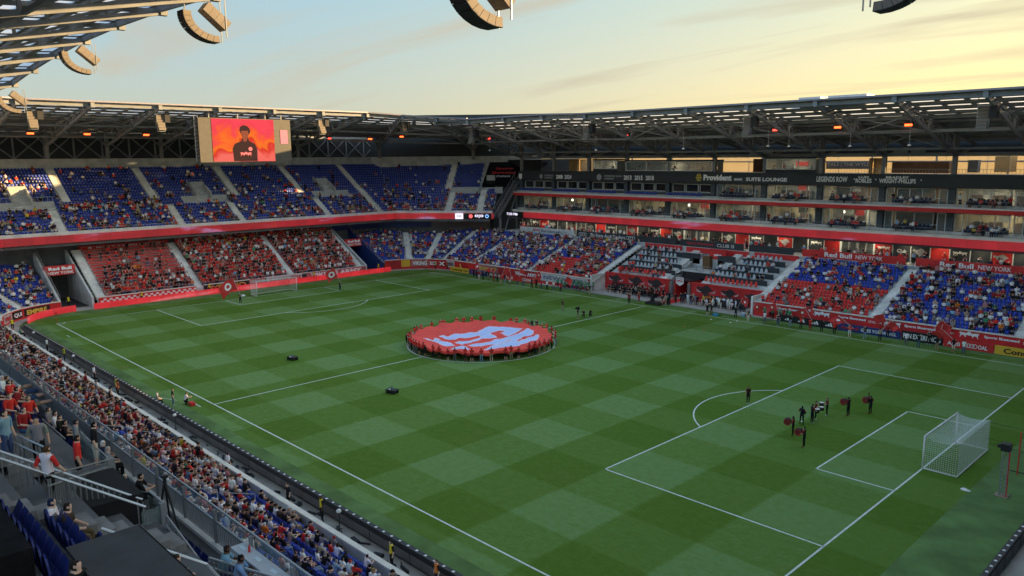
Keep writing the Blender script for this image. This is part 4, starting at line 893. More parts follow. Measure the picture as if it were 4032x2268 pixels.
# stand and roof behind the near goal (beyond the right edge of the picture)
endst = thing('grandstand', 'two-tier grandstand behind the near goal', 'grandstand')
Tier([((63.2, 40), (1, 0)), ((63.2, -40), (1, 0))], 14, .84, .42, .9).mesh('terrace', conc, endst)
Tier([((71.5, 44), (1, 0)), ((71.5, -40), (1, 0))], 20, .83, .515, 11.0).mesh('terrace', conc, endst)
wall_along([(93, 80), (93, -40)], 0, 33, .3, charc, endst, 'cladding'); wall_along([(76, 44), (76, -40)], 0, 10.9, .3, conc_d, endst, 'concourse_wall')
roof('dark trussed roof over the stand behind the near goal', [((61.5, y, 33.4), (1, 0)) for y in (63.1, 53.4, 43.7, 34, 24.3, 14.6, 4.9, -4.8, -14.5, -24.2, -33.9)], 5.4, 26, .5, -.08, 31)  # far-side tips added past the corner to keep sun off the near deck
# red stage lights under the roofs
lamp_r = mat('red_lamp_glow', (.5, .02, .01), .4, 0, 0, emit=(1, .085, .015), es=1.4); lamp_r2 = mat('red_lamp_dim', (.4, .02, .01), .4, 0, 0, emit=(1, .06, .04), es=.8)
def redlamp(p, rz, bright, grp, lab):
    t = thing('stage_light', lab, 'light', p, rz, grp); m = MB(); m.box((0, .15, .25), (1.0, .5, .35)); m.build('lamp_housing', blk_p, t); m = MB(); m.box((0, -.1, 0), (.95 if bright else .7, .12, .28)); m.build('lamp_face', lamp_r if bright else lamp_r2, t); m = MB(); m.beam((0, .2, .3), (0, .2, 1.4), .06); m.build('bracket', steel, t)
for x, z in ((-52.5, 26.8), (-25.8, 26.5), (-16.4, 26.5), (-6.9, 26.6), (11.8, 26.6), (21.4, 26.7), (31, 26.7)): redlamp((x, 50, z), 0, x > 20, 'red lights under the far roof', 'red stage light glowing under the suite stand roof' if x > 20 else 'dim red stage light under the suite stand roof')
for y, z in ((-29.8, 27.2), (-21.5, 27.2), (-12, 27.2), (24.6, 27), (34.6, 27), (43, 27.6)): redlamp((-74, y, z), math.pi/2, y != 24.6, 'red lights under the left roof', 'red stage light glowing under the dark roof of the blue upper deck')

# loudspeaker clusters
spk_m = mat('speaker_grille', (.20, .17, .14), .8, 0, .1, 1); spk_d = mat('speaker_side', (.03, .03, .034), .7, 0, .1)
def speaker(p, rz, label, grp, s=1.0):
    """J-shaped line array beside a slanted subwoofer box, seen from the side"""
    t = thing('speaker_cluster', label, 'speaker', p, rz, grp); a0 = math.radians(180); R0 = 3.9*s
    for k in range(8):
        t0, t1 = math.radians(176+k*12.2), math.radians(176+(k+1)*12.2-.7); ri, ro = R0-.8*s, R0+.12*s; P = []
        for yy in (-.55*s, .55*s): pass
        q = lambda r, t_, y: (R0+r*math.cos(t_), y, r*math.sin(t_)*.78)
        m = MB(); m.hexa([q(ri, t0, -.85*s), q(ri, t1, -.85*s), q(ri, t1, .85*s), q(ri, t0, .85*s), q(ro, t0, -.85*s), q(ro, t1, -.85*s), q(ro, t1, .85*s), q(ro, t0, .85*s)]); m.build('cabinet', spk_m, t)
        m = MB(); m.hexa([q(ro, t0, -.87*s), q(ro, t1, -.87*s), q(ro, t1, .87*s), q(ro, t0, .87*s), q(ro+.07*s, t0, -.87*s), q(ro+.07*s, t1, -.87*s), q(ro+.07*s, t1, .87*s), q(ro+.07*s, t0, .87*s)]); m.build('back_panel', spk_d, t)
    m = MB(); d = Vector((.77, 0, -.64)); u = Vector((.64, 0, .77)); c = Vector((4.0*s, 0, -.1*s))
    for k in range(4):
        o_ = c+d*(k-1.5)*.86*s; w = .42*s; h = .62*s; m.hexa([o_+d*sx*w+u*sz*h+Vector((0, sy__*.85*s, 0)) for sz in (-1, 1) for sx, sy__ in ((-1, -1), (1, -1), (1, 1), (-1, 1))])
    m.build('subwoofer', spk_m, t)
    m = MB(); m.beam((2.9*s, 0, 2.2*s), (2.9*s, 0, .9*s), .06); m.beam((5.0*s, -.85*s, -2.5*s), (5.0*s, -.85*s, 1.9*s), .07); m.beam((5.0*s, .6*s, -3.0*s), (5.0*s, .6*s, 1.9*s), .07); m.beam((.4*s, 0, .2*s), (.4*s, 0, 2.1*s), .07); m.beam((3.4*s, 0, 2.2*s), (5.0*s, 0, -1.4*s), .05)
    m.build('frame', steel_l, t); return t
G1 = 'speaker clusters hanging from the near roof edge'
H_ = math.pi/2
speaker((11, -38.8, 33.45), H_, 'large tan speaker cluster lit gold hanging from the near roof edge', G1, .62)
speaker((-20, -38.7, 33.6), H_, 'tan speaker cluster hanging from the near roof edge beyond the largest one', G1, .62)
speaker((-50, -38.7, 31.0), H_, 'speaker cluster at the corner where two roofs meet', G1, .62)
speaker((42, -38.9, 30.85), H_, 'speaker cluster hanging alone against the open sky', G1, .62)
speaker((56.0, -20.0, 32.0), math.pi, 'dark speaker cluster hanging at the roof behind the near goal', G1, .62)
def spk_far(p, rz, label, grp):
    t = thing('speaker_cluster', label, 'speaker', p, rz, grp)
    for k in range(6):
        a = math.radians(-6+k*11); m = MB(); m.hexa([(x_, y_*1.0+.5*k*k*.05*-1, z_) for x_, y_, z_ in [(-.55, -.4, -.32-k*.42), (.55, -.4, -.32-k*.42), (.55, .5, -.32-k*.42), (-.55, .5, -.32-k*.42), (-.55, -.4, .06-k*.42), (.55, -.4, .06-k*.42), (.55, .5, .06-k*.42), (-.55, .5, .06-k*.42)]]); m.build('cabinet', spk_m, t)
    m = MB(); m.box((1.0, -.2, -.5), (.8, 1.0, 1.4)); m.build('subwoofer', spk_d, t)
    m = MB(); [m.beam((x_, -.45, -2.6), (x_, -.45, 1.6), .08) for x_ in (-.6, .6)]; m.beam((-.6, -.45, -2.6), (.6, -.45, -2.6), .08); m.beam((-.6, -.45, .2), (.6, -.45, .2), .1); m.build('frame', steel_l, t)
for x in (42.8, 13.2, -16.5, -45.8): spk_far((x, 39.6, 28.0), 0, 'grey speaker stack hanging from the suite stand roof', 'speaker stacks under the far roof')
for y in (-32.4, -14.3, 15.0, 34.0): spk_far((-61, y, 30.0), math.pi/2, 'speaker stack hanging from the roof beside the video board', 'speaker stacks under the left roof')

# video board
vb = thing('video_board', 'large video board with red and orange picture above the blue upper deck', 'screen', (-58.6, 0, 0))
boxo('cabinet', (-.6, -.85, 26.05), (1.2, 16.5, 7.3), mat('board_face', (.09, .08, .065), .6, 0, .1), vb)
m_ = bpy.data.materials.new('screen_picture'); m_.use_nodes = True; _t = m_.node_tree; _b = _t.nodes['Principled BSDF']; _b.inputs['Base Color'].default_value = (.004, .004, .004, 1); _b.inputs['Specular IOR Level'].default_value = 0; _b.inputs['Roughness'].default_value = 1
_g = nd('ShaderNodeNewGeometry', _t); _n = nd('ShaderNodeTexNoise', _t); _n.inputs['Scale'].default_value = .28; _n.inputs['Detail'].default_value = 5; _n.inputs['Distortion'].default_value = .8
_t.links.new(_g.outputs['Position'], _n.inputs['Vector']); _s = nd('ShaderNodeSeparateXYZ', _t); _t.links.new(_g.outputs['Position'], _s.inputs[0])
_m = nd('ShaderNodeMath', _t, operation='MULTIPLY_ADD'); _t.links.new(_s.outputs[2], _m.inputs[0]); _m.inputs[1].default_value = .10; _m.inputs[2].default_value = -2.6
_a = nd('ShaderNodeMath', _t, operation='ADD'); _t.links.new(_m.outputs[0], _a.inputs[0]); _t.links.new(_n.outputs['Fac'], _a.inputs[1])
_r = nd('ShaderNodeValToRGB', _t); _e = _r.color_ramp.elements; _e[0].position = .22; _e[0].color = (.95, .16, .12, 1); _e[1].position = .8; _e[1].color = (1, .07, .10, 1)
for p_, c_ in ((.36, (.75, .03, .02, 1)), (.46, (1, .20, .02, 1)), (.56, (1, .12, .03, 1)), (.68, (.95, .06, .09, 1))): _x = _e.new(p_); _x.color = c_
_t.links.new(_a.outputs[0], _r.inputs[0]); _t.links.new(_r.outputs[0], _b.inputs['Emission Color']); _b.inputs['Emission Strength'].default_value = .21
scr = boxo('screen', (.03, -1.35, 26.05), (.06, 11.1, 7.1), m_, vb)
sil_s = mat('screen_shade', (.005, .005, .005), 1, 0, 0, spec=0, emit=(.04, .016, .012), es=.4); sil_f = mat('screen_face', (.01, .01, .01), 1, 0, .3, 1.2, spec=0, emit=(.20, .045, .02), es=.4)
shape(vb, [[(-2.2, -3.5), (-2.35, -1.4), (-1.9, -.6), (-.7, -.1), (-.45, .55), (.55, .55), (.7, -.1), (1.75, -.6), (2.1, -1.5), (2.05, -3.5)]], (.07, -1.2, 26.05), Y_, Z_, 1, sil_s, 'picture')
shape(vb, [[(-.95, 1.7), (-.8, 2.25), (-.2, 2.55), (.5, 2.4), (.95, 1.9), (1.0, 1.4), (.7, 1.0), (-.7, 1.0)]], (.075, -1.2, 26.05), Y_, Z_, 1, sil_s, 'picture')
shape(vb, [[(-.62, 1.6), (.62, 1.6), (.66, .9), (.4, .3), (.2, -.2), (-.3, -.2), (-.45, .3), (-.68, .9)]], (.08, -1.2, 26.05), Y_, Z_, 1, sil_f, 'picture')
bull_pair(vb, (.085, -1.2, 23.7), Y_, Z_, .75, MATS['led_red']); ring(vb, (.085, -.35, 24.6), Y_, Z_, .34, .3, MATS['led_red'])
boxo('board_reflection', (.03, 6.1, 26.7), (.06, 1.4, 2.4), mat('reflection_pink', (.02, .02, .02), .5, 0, .3, 2, emit=(1, .25, .25), es=.22), vb)  # glowing patch painted for a reflection on the right of the board
b = MB()
for y in (-9.6, -9.0): b.beam((-.4, y, 22.6), (-.4, y, 30), .1)
for k in range(12): b.beam((-.4, -9.6, 22.6+k*.62), (-.4, -9.0, 22.6+k*.62+.3), .06)
for y in (-7, -2, 3, 6): b.beam((-.6, y, 29.5), (-.6, y, 31.2), .15)
b.build('lattice', steel_l, vb)

# ================================================================ PERIMETER BOARDS
def board_run(pts, z1, m, label, grp=None, th=.18, z0=.02, back=None): return wall_along(pts, z0, z1, th, m, None, 'advertising_board', label=label, cat='advertising board', group=grp)
o = board_run([(-60.2, -26.8), (-60.2, 29.2)], .92, led_brd, 'long glowing red advertising board behind the far goal')
board_run([p for p, n in arcp(-51.9, -29.0, 8.6, math.radians(182), math.radians(246), 12)], .95, led_brd, 'curved glowing red advertising board at the near corner')
def fboard(x0, x1, m, label, z1=.92, y=37.85): return boxo('advertising_board', ((x0+x1)/2, y, z1/2+.02), (x1-x0-.03, .22, z1), m, None, label=label, cat='advertising board')
FY = 37.72
o = fboard(-51.4, -45.7, yellow, 'yellow advertising board with black lettering at the far corner'); text(o, 'Continental', (-49.3, FY, .5), X_, Z_, .5, letter_k, 3.2, .02); text(o, 'Tire', (-46.7, FY, .5), X_, Z_, .45, letter_k, 1.4, .02)
o = fboard(-45.6, -40.6, navy, 'short navy advertising board next to the yellow one'); text(o, 'Red Bull', (-43.4, FY, .5), X_, Z_, .4, letter_r, 3.0, .03)
o = fboard(-40.5, -36.4, blk_p, 'black advertising board with white capitals behind the flag wavers'); text(o, 'EXPERIENCES', (-38.4, FY, .5), X_, Z_, .5, letter, 3.6, .02)
o = fboard(-36.3, -26.8, redp, 'red advertising board with white rings left of the dugouts'); text(o, 'Audi', (-34.2, FY, .5), X_, Z_, .5, letter, 2.2, .02); text(o, 'GOAL', (-29.0, FY, .5), X_, Z_, .5, letter, 2.4, .02)
o = fboard(20.2, 28.2, blk_p, 'black advertising board with slanted white bars right of the dugouts')
for k in range(4):
    for j in range(3): shape(o, [[(-.26+j*.3, 0), (-.02+j*.3, 0), (-.22+j*.3, .16+.14*j), (-.36+j*.26, .08+.14*j)]], (21.3+k*1.9, FY, .3), X_, Z_, 1.1, letter)
o = fboard(28.3, 36.2, navy, 'navy advertising board with white capitals behind the flag wavers'); text(o, 'Red Bull', (29.9, FY, .5), X_, Z_, .42, letter_r, 2.2, .03); text(o, 'GIVES YOU WINGS.', (33.5, FY, .48), X_, Z_, .42, letter, 4.4, .02)
o = fboard(36.3, 41.0, blk_p, 'black advertising board with bold white lettering FAN EXPERIENCES', 1.15); text(o, 'FAN EXPERIENCES', (38.65, FY, .6), X_, Z_, .62, letter, 4.3, .02)
o = fboard(41.1, 46.4, redp, 'red advertising board with interlocked white rings beside the yellow one', 1.0); text(o, 'Audi', (42.2, FY, .5), X_, Z_, .5, letter, 1.4, .02); text(o, 'OAL', (45.3, FY, .48), X_, Z_, .5, letter, 1.0, .02)
for k in range(4): ring(o, (43.5+k*.33, FY, .5), X_, Z_, .26, .07, letter)
o = fboard(46.5, 56.5, yellow, 'yellow advertising board with large black lettering near the far corner flag', 1.0); text(o, 'Continental', (50.0, FY, .52), X_, Z_, .62, letter_k, 5.2, .03)
# lettering and prints on the far front wall
WY = 39.1
for x in (22.0, 30.5, 38.9, 47.8): text(farst, 'Sports Illustrated', (x-1.0, WY, 1.5), X_, Z_, .40, letter, 3.6, .04); text(farst, 'STADIUM', (x+2.0, WY, 1.42), X_, Z_, .28, letter, 1.7, .01)
for x in (25.5, 34.6, 43.4): bull_pair(farst, (x, WY, 1.45), X_, Z_, .8, letter)
def wbanner(x0, x1, m, s_, lm, label, y=39.08, h=.7):
    o = boxo('banner', ((x0+x1)/2, y, 1.2), (x1-x0, .05, 1.35), m, None, label=label, cat='banner')
    if s_: text(o, s_, ((x0+x1)/2, y-.03, 1.25), X_, Z_, h, lm, (x1-x0)*.85, .03)
    return o
wbanner(-44.9, -38.6, bn_p, 'VIKING 107', letter_y, 'pink banner with yellow capitals hung on the far front wall'); wbanner(-38.4, -34.6, bn_r, '', letter, 'red and white banner hung on the far front wall')
wbanner(-34.4, -27.6, bn_r, 'VIKING ARMY', letter, 'red banner with white stripes hung behind the flag wavers'); wbanner(-27.3, -15.9, bn_w, 'NEW YORK', mat('slate_lettering', (.12, .14, .2), .6, 0, 0), 'white banner hung behind the photographers in green vests')
def abanner(a0, a1, m, s_, lm, label):
    pts = [p for p, n in arcp(-51.5, 28.5, 10.56, math.radians(a0), math.radians(a1), 6)]; o = wall_along(pts, .45, 1.85, .04, m, None, 'banner', label=label, cat='banner'); am = math.radians((a0+a1)/2)
    if s_: text(o, s_, (-51.5+10.5*math.cos(am), 28.5+10.5*math.sin(am), 1.15), (math.sin(am), -math.cos(am), 0), Z_, .8, lm, abs(a1-a0)*math.pi/180*10*.85, .03, depth=.12)
abanner(171, 158, bn_r, '', letter, 'red banner with white cross beside the far tunnel'); abanner(157, 147, yellow, '', letter, 'yellow banner on the curved far corner wall'); abanner(146, 126, bn_p, 'VIKING', letter, 'pink banner with white capitals on the curved far corner wall'); abanner(125, 115, bn_r, 'BULLS', letter, 'red banner with white letters on the curved far corner wall')
o = abanner(114, 104, bn_r, 'X', letter, 'red banner with a large white saltire'); abanner(103, 91, bn_w, 'QUEENS', mat('maroon_lettering', (.16, .02, .04), .6, 0, 0), 'white banner with maroon capitals on the curved far corner wall')
# back of the near boards: black frame, grey skirt, white dots
bk = board_run([(62, -38.55), (-49.6, -38.55)], 1.0, blk_p, 'long black board back with white dots along the near touchline', th=.3)
skirt = mat('grey_skirt', (.13, .115, .11), .9, 0, .2, .8)
x = 61.0; i = 0
while x > -49:
    boxo('skirt', (x-2.0, -38.74, .42), (3.9, .05, .52), skirt, bk); x -= 4.0
b = MB()
for x in np.arange(-49, 62, .8): b.box((x, -38.55, 1.006), (.16, .14, .03))
b.build('dot', white, bk, kind='stuff')
eb = board_run([(60.55, 38), (60.55, -37)], 1.0, blk_p, 'black board back with white dots behind the near goal', th=.3)
b = MB(); [b.box((60.55, y, 1.006), (.14, .16, .03)) for y in np.arange(-37, 38, .8)]; b.build('dot', white, eb, kind='stuff')
for y in np.arange(-36, 37, 1.6): boxo('skirt', (60.74, y, .5), (.05, 1.5, .7), blk_p, eb)
wall_along([(62.9, 40), (62.9, -40)], -.05, 1.0, .25, conc, nearst, 'front_wall', cream)
# ================================================================ PEOPLE
RG = ['skin', 'hair', 'top', 'sleeve', 'legs', 'shin', 'shoes']
PM = [mat_prop('person_'+r, 'c_'+r, .6 if r == 'skin' else .85) for r in RG]
def skeleton(pose):
    """joints of a body that looks towards -Y; z up from the floor it stands on"""
    J = {}; sit = pose.startswith('sit')
    pz = .50 if sit else (.42 if pose == 'crouch' else .94)
    lean = {'sit_fwd': -.16, 'sit_back': .12, 'sit_legs': .22, 'crouch': -.20}.get(pose, -.01)
    py = .02 if sit else 0
    J['pel'] = (0, py, pz); J['wai'] = (0, py+lean*.35, pz+.17); J['che'] = (0, py+lean*.8, pz+.38); J['nec'] = (0, py+lean, pz+.55); J['hd0'] = (0, py+lean-.02, pz+.63); J['hd1'] = (0, py+lean-.03, pz+.76)
    ch = Vector(J['che']); shz = pz+.49
    arms = {'stand': [((.25, .03, -.29), (.27, -.04, -.53)), ((-.25, .03, -.29), (-.27, -.04, -.53))],
            'hold': [((.22, -.10, -.24), (.14, -.34, -.20)), ((-.22, -.10, -.24), (-.14, -.34, -.20))],
            'pole': [((.20, -.12, -.24), (.05, -.34, -.12)), ((-.20, -.12, -.20), (-.04, -.36, .08))],
            'walk': [((.24, .14, -.26), (.24, .02, -.48)), ((-.24, -.10, -.27), (-.22, -.26, -.44))],
            'up': [((.27, -.02, .26), (.24, -.06, .52)), ((-.25, .03, -.29), (-.26, -.10, -.50))],
            'clap': [((.24, -.10, -.22), (.06, -.30, -.06)), ((-.24, -.10, -.22), (-.06, -.30, -.06))],
            'drum': [((.26, -.06, -.26), (.16, -.30, -.34)), ((-.26, -.06, -.26), (-.16, -.30, -.34))],
            'crouch': [((.25, -.16, -.22), (.12, -.40, -.20)), ((-.25, -.16, -.22), (-.12, -.40, -.20))],
            'sit': [((.24, -.06, -.27), (.12, -.30, -.33)), ((-.24, -.06, -.27), (-.12, -.30, -.33))],
            'sit_fwd': [((.24, -.16, -.24), (.06, -.36, -.22)), ((-.24, -.16, -.24), (-.06, -.36, -.22))],
            'sit_back': [((.24, -.08, -.24), (-.08, -.22, -.18)), ((-.24, -.08, -.24), (.08, -.24, -.20))],
            'sit_phone': [((.22, -.16, -.20), (.06, -.36, .02)), ((-.22, -.16, -.20), (-.06, -.36, .02))],
            'sit_legs': [((.26, .02, -.26), (.22, -.24, -.30)), ((-.26, .02, -.26), (-.22, -.24, -.30))]}[pose]
    for s, (e, w) in zip('rl', arms):
        k = 1 if s == 'r' else -1; sh = Vector((.185*k, J['nec'][1]+.01, shz)); J['sh'+s] = tuple(sh)
        J['el'+s] = (e[0], sh.y+e[1], shz+e[2]); J['wr'+s] = (w[0], sh.y+w[1], shz+w[2]); d = (Vector(J['wr'+s])-Vector(J['el'+s])).normalized(); J['ha'+s] = tuple(Vector(J['wr'+s])+d*.10)
        hp = Vector((.10*k, py, pz-.05)); J['hp'+s] = tuple(hp)
        if pose == 'sit_legs': J['kn'+s] = (.11*k, py-.46, pz+.08); J['an'+s] = (.10*k, py-.90, pz+.12); J['to'+s] = (.12*k, py-.94, pz+.27)
        elif sit: J['kn'+s] = (.13*k, py-.44, pz-.01); J['an'+s] = (.12*k, py-.42, .09); J['to'+s] = (.13*k, py-.58, .04)
        elif pose == 'crouch': J['kn'+s] = (.16*k, -.34, .50 if k > 0 else .30); J['an'+s] = (.14*k, -.10+(.1 if k < 0 else 0), .09); J['to'+s] = (.15*k, -.26, .04)
        elif pose == 'walk': J['kn'+s] = (.10*k, -.16 if k > 0 else .02, .50); J['an'+s] = (.10*k, -.20 if k > 0 else .24, .09); J['to'+s] = (.11*k, -.36 if k > 0 else .10, .04)
        else: J['kn'+s] = (.115*k, -.02, .50); J['an'+s] = (.125*k, .02, .09); J['to'+s] = (.15*k, -.13, .04)
    return J
BONES = [('pel', 'wai', 2), ('wai', 'che', 2), ('che', 'nec', 2), ('nec', 'hd0', 0), ('hd0', 'hd1', 0)]
for s in 'rl': BONES += [('che', 'sh'+s, 2), ('sh'+s, 'el'+s, 3), ('el'+s, 'wr'+s, 0), ('wr'+s, 'ha'+s, 0), ('pel', 'hp'+s, 4), ('hp'+s, 'kn'+s, 4), ('kn'+s, 'an'+s, 5), ('an'+s, 'to'+s, 6)]
RAD = {'pel': (.15, .12), 'wai': (.145, .105), 'che': (.165, .115), 'nec': (.065, .065), 'hd0': (.085, .095), 'hd1': (.085, .10), 'sh': (.075, .075), 'el': (.05, .05), 'wr': (.036, .036), 'ha': (.045, .03), 'hp': (.095, .095), 'kn': (.065, .065), 'an': (.045, .045), 'to': (.045, .035)}
def body(pose):
    J = skeleton(pose); names = list(J); idx = {n: i for i, n in enumerate(names)}
    me = bpy.data.meshes.new('b'); me.from_pydata([J[n] for n in names], [(idx[a], idx[c]) for a, c, r in BONES], [])
    ob = bpy.data.objects.new('b', me); COL.objects.link(ob); ob.modifiers.new('s', 'SKIN'); su = ob.modifiers.new('u', 'SUBSURF'); su.levels = 1; su.render_levels = 1
    for n in names:
        r = RAD.get(n) or RAD[n[:2]]; v = me.skin_vertices[0].data[idx[n]]; v.radius = r; v.use_root = (n == 'pel')
    dg = bpy.context.evaluated_depsgraph_get(); out = bpy.data.meshes.new_from_object(ob.evaluated_get(dg)); bpy.data.objects.remove(ob)
    n = len(out.polygons); C = np.empty(n*3); out.polygons.foreach_get('center', C); C = C.reshape(-1, 3); best = np.full(n, 1e9); lab = np.zeros(n, int)
    for a, c, r in BONES:
        A, B_ = np.array(J[a]), np.array(J[c]); ra = sum(RAD.get(a) or RAD[a[:2]])/2; rb = sum(RAD.get(c) or RAD[c[:2]])/2
        t = np.clip(((C-A)@(B_-A))/((B_-A)@(B_-A)), 0, 1); d = np.linalg.norm(C-(A+t[:, None]*(B_-A)), axis=1)/(ra+(rb-ra)*t)
        u = d < best; best[u] = d[u]; lab[u] = r
    hz_ = J['hd0'][2]; hy = J['hd1'][1]
    hair = (lab == 0) & (C[:, 2] > hz_-.04) & ((C[:, 2] > hz_+.125) | ((C[:, 1] > hy-.02)) | ((C[:, 2] > hz_+.06) & (C[:, 1] > hy-.055)))
    lab[hair] = 1
    out.materials.clear(); [out.materials.append(m) for m in PM]
    out.polygons.foreach_set('material_index', lab); out.polygons.foreach_set('use_smooth', [True]*n); out.name = 'person_'+pose; return out
POSE = {p: body(p) for p in ('stand', 'hold', 'pole', 'walk', 'up', 'clap', 'drum', 'crouch', 'sit', 'sit_fwd', 'sit_back', 'sit_phone', 'sit_legs')}
# caps share the head of standing or seated bodies
SKIN = [(.74, .48, .36), (.66, .40, .28), (.42, .24, .15), (.17, .09, .06), (.80, .55, .42)]
HAIR = [(.012, .01, .009), (.03, .018, .012), (.08, .045, .02), (.30, .20, .09), (.25, .25, .25)]
SHIRT = {'red': (.70, .042, .036), 'dark red': (.32, .024, .026), 'white': (.88, .88, .88), 'black': (.018, .018, .02), 'grey': (.28, .28, .29), 'navy': (.02, .028, .08), 'light blue': (.22, .40, .60), 'pink': (.55, .22, .22), 'tan': (.42, .32, .22), 'yellow': (.65, .50, .05), 'green': (.05, .28, .14), 'orange': (.75, .20, .03), 'brown': (.07, .045, .03)}
WT = dict(zip(SHIRT, (.17, .10, .22, .23, .08, .08, .045, .02, .03, .012, .01, .006, .015)))
PANT = {'black': (.015, .015, .017), 'blue jeans': (.06, .10, .19), 'khaki': (.30, .24, .16), 'grey': (.14, .14, .15), 'white': (.62, .62, .62), 'navy': (.02, .025, .06), 'red': (.4, .02, .02), 'light jeans': (.22, .30, .42), 'brown': (.13, .09, .05)}
def pick(d): k = list(d); return random.choices(k, [d[x] for x in k])[0]
def person(pose, loc, rz, shirt, pants='black', label=None, group=None, hair=None, skin=None, shorts=False, sleeve=None, h=1.0, shoes=None):
    o = link('person', POSE[pose], None, label, 'person', group, None, loc, rz)
    sk = skin or random.choice(SKIN); c = SHIRT.get(shirt, shirt); p = PANT.get(pants) or SHIRT[pants]; j = lambda q: tuple(min(1, v*random.uniform(.85, 1.15)) for v in q)
    vals = {'skin': sk, 'hair': hair or random.choice(HAIR[:3]), 'top': j(c), 'sleeve': SHIRT.get(sleeve, sleeve) if sleeve else j(c), 'legs': j(p), 'shin': sk if shorts else j(p), 'shoes': shoes or random.choice([(.02, .02, .02), (.5, .5, .5), (.6, .6, .6)])}
    for k, v in vals.items(): o['c_'+k] = list(v)
    o.scale = (h, h, h); return o
face = lambda dx_, dy_: math.atan2(dx_, -dy_)                 # turn -Y towards (dx, dy)

# ---- crowd split: the largest become single people, the rest one mass
near_p = [p for p in people if p[4] == 'near' and inview(p[0], p[1], p[2]+.8, 0)]
near_p.sort(key=lambda p: (Vector(p[:3])-CAMP).length); chosen = set(id(p) for p in near_p[:85])
for p in near_p[:85]:
    s = pick(WT); pose = random.choices(['sit', 'sit_fwd', 'sit_back', 'sit_phone', 'stand'], [.4, .25, .2, .08, .07])[0]
    pn = random.choice(['black', 'blue jeans', 'khaki', 'grey', 'light jeans']); cap = random.random() < .28
    hc = random.choice([(.6, .6, .6), (.45, .03, .03), (.02, .02, .03)]) if cap else random.choices(HAIR, [.4, .3, .15, .08, .07])[0]
    hn = {0: 'light', 1: 'dark'}[int(sum(hc) < .3)]
    st_ = 'standing' if pose == 'stand' else 'seated'
    person(pose, (p[0], p[1], p[2]+(0 if pose == 'stand' else -.02)), p[3]+random.uniform(-.3, .3), s, pn, f'{st_} person in {s} top with {hn} hair or cap among the near touchline crowd', f'{st_} {s} {hn} people in the near lower rows', hair=hc, shorts=random.random() < .4)
# low figure for the mass: parts with their own corner points
def lowfig(stand):
    V, F, R = [], [], []
    def bx(c, d, r, top=1., sh=(0, 0)):
        n = len(V); x, y, z = c; a, b_, h = d
        for zz_, k, o_ in ((z-h/2, 1, (0, 0)), (z+h/2, top, sh)):
            for i, j in ((-1, -1), (1, -1), (1, 1), (-1, 1)): V.append((x+o_[0]+i*a/2*k, y+o_[1]+j*b_/2*k, zz_)); R.append(r)
        for q in ((3, 2, 1, 0), (4, 5, 6, 7), (0, 1, 5, 4), (1, 2, 6, 5), (2, 3, 7, 6), (3, 0, 4, 7)): F.append(tuple(n+i for i in q))
    z0 = .92 if stand else .46
    bx((0, .02, z0+.13), (.34, .22, .30), 2, 1.12); bx((0, .01, z0+.40), (.38, .24, .26), 2, .62)
    bx((0, -.01, z0+.56), (.12, .12, .1), 0); bx((0, -.02, z0+.66), (.15, .18, .13), 0, 1.1); bx((0, .01, z0+.77), (.175, .20, .10), 1, .7)
    for k in (-1, 1):
        if stand: bx((.10*k, 0, .68), (.16, .17, .52), 4, 1.05); bx((.11*k, 0, .23), (.11, .12, .40), 5, 1.2); bx((.12*k, -.05, .03), (.1, .24, .07), 6); bx((.24*k, -.02, 1.26), (.10, .11, .34), 3, 1.2, (-.03*k, 0)); bx((.22*k, -.12, 1.03), (.08, .26, .09), 0)
        else: bx((.11*k, -.22, .49), (.17, .46, .16), 4); bx((.12*k, -.42, .25), (.11, .12, .40), 5, 1.1); bx((.13*k, -.48, .03), (.1, .24, .07), 6); bx((.24*k, -.02, .80), (.10, .11, .32), 3, 1.2, (-.03*k, 0)); bx((.17*k, -.20, .62), (.08, .30, .09), 0)
    return V, F, np.array(R)
FIG = {0: lowfig(False), 1: lowfig(True)}
crowd_m = mat_attr('crowd_colours')
rest = [p for p in people if id(p) not in chosen and inview(p[0], p[1], p[2]+.8)]
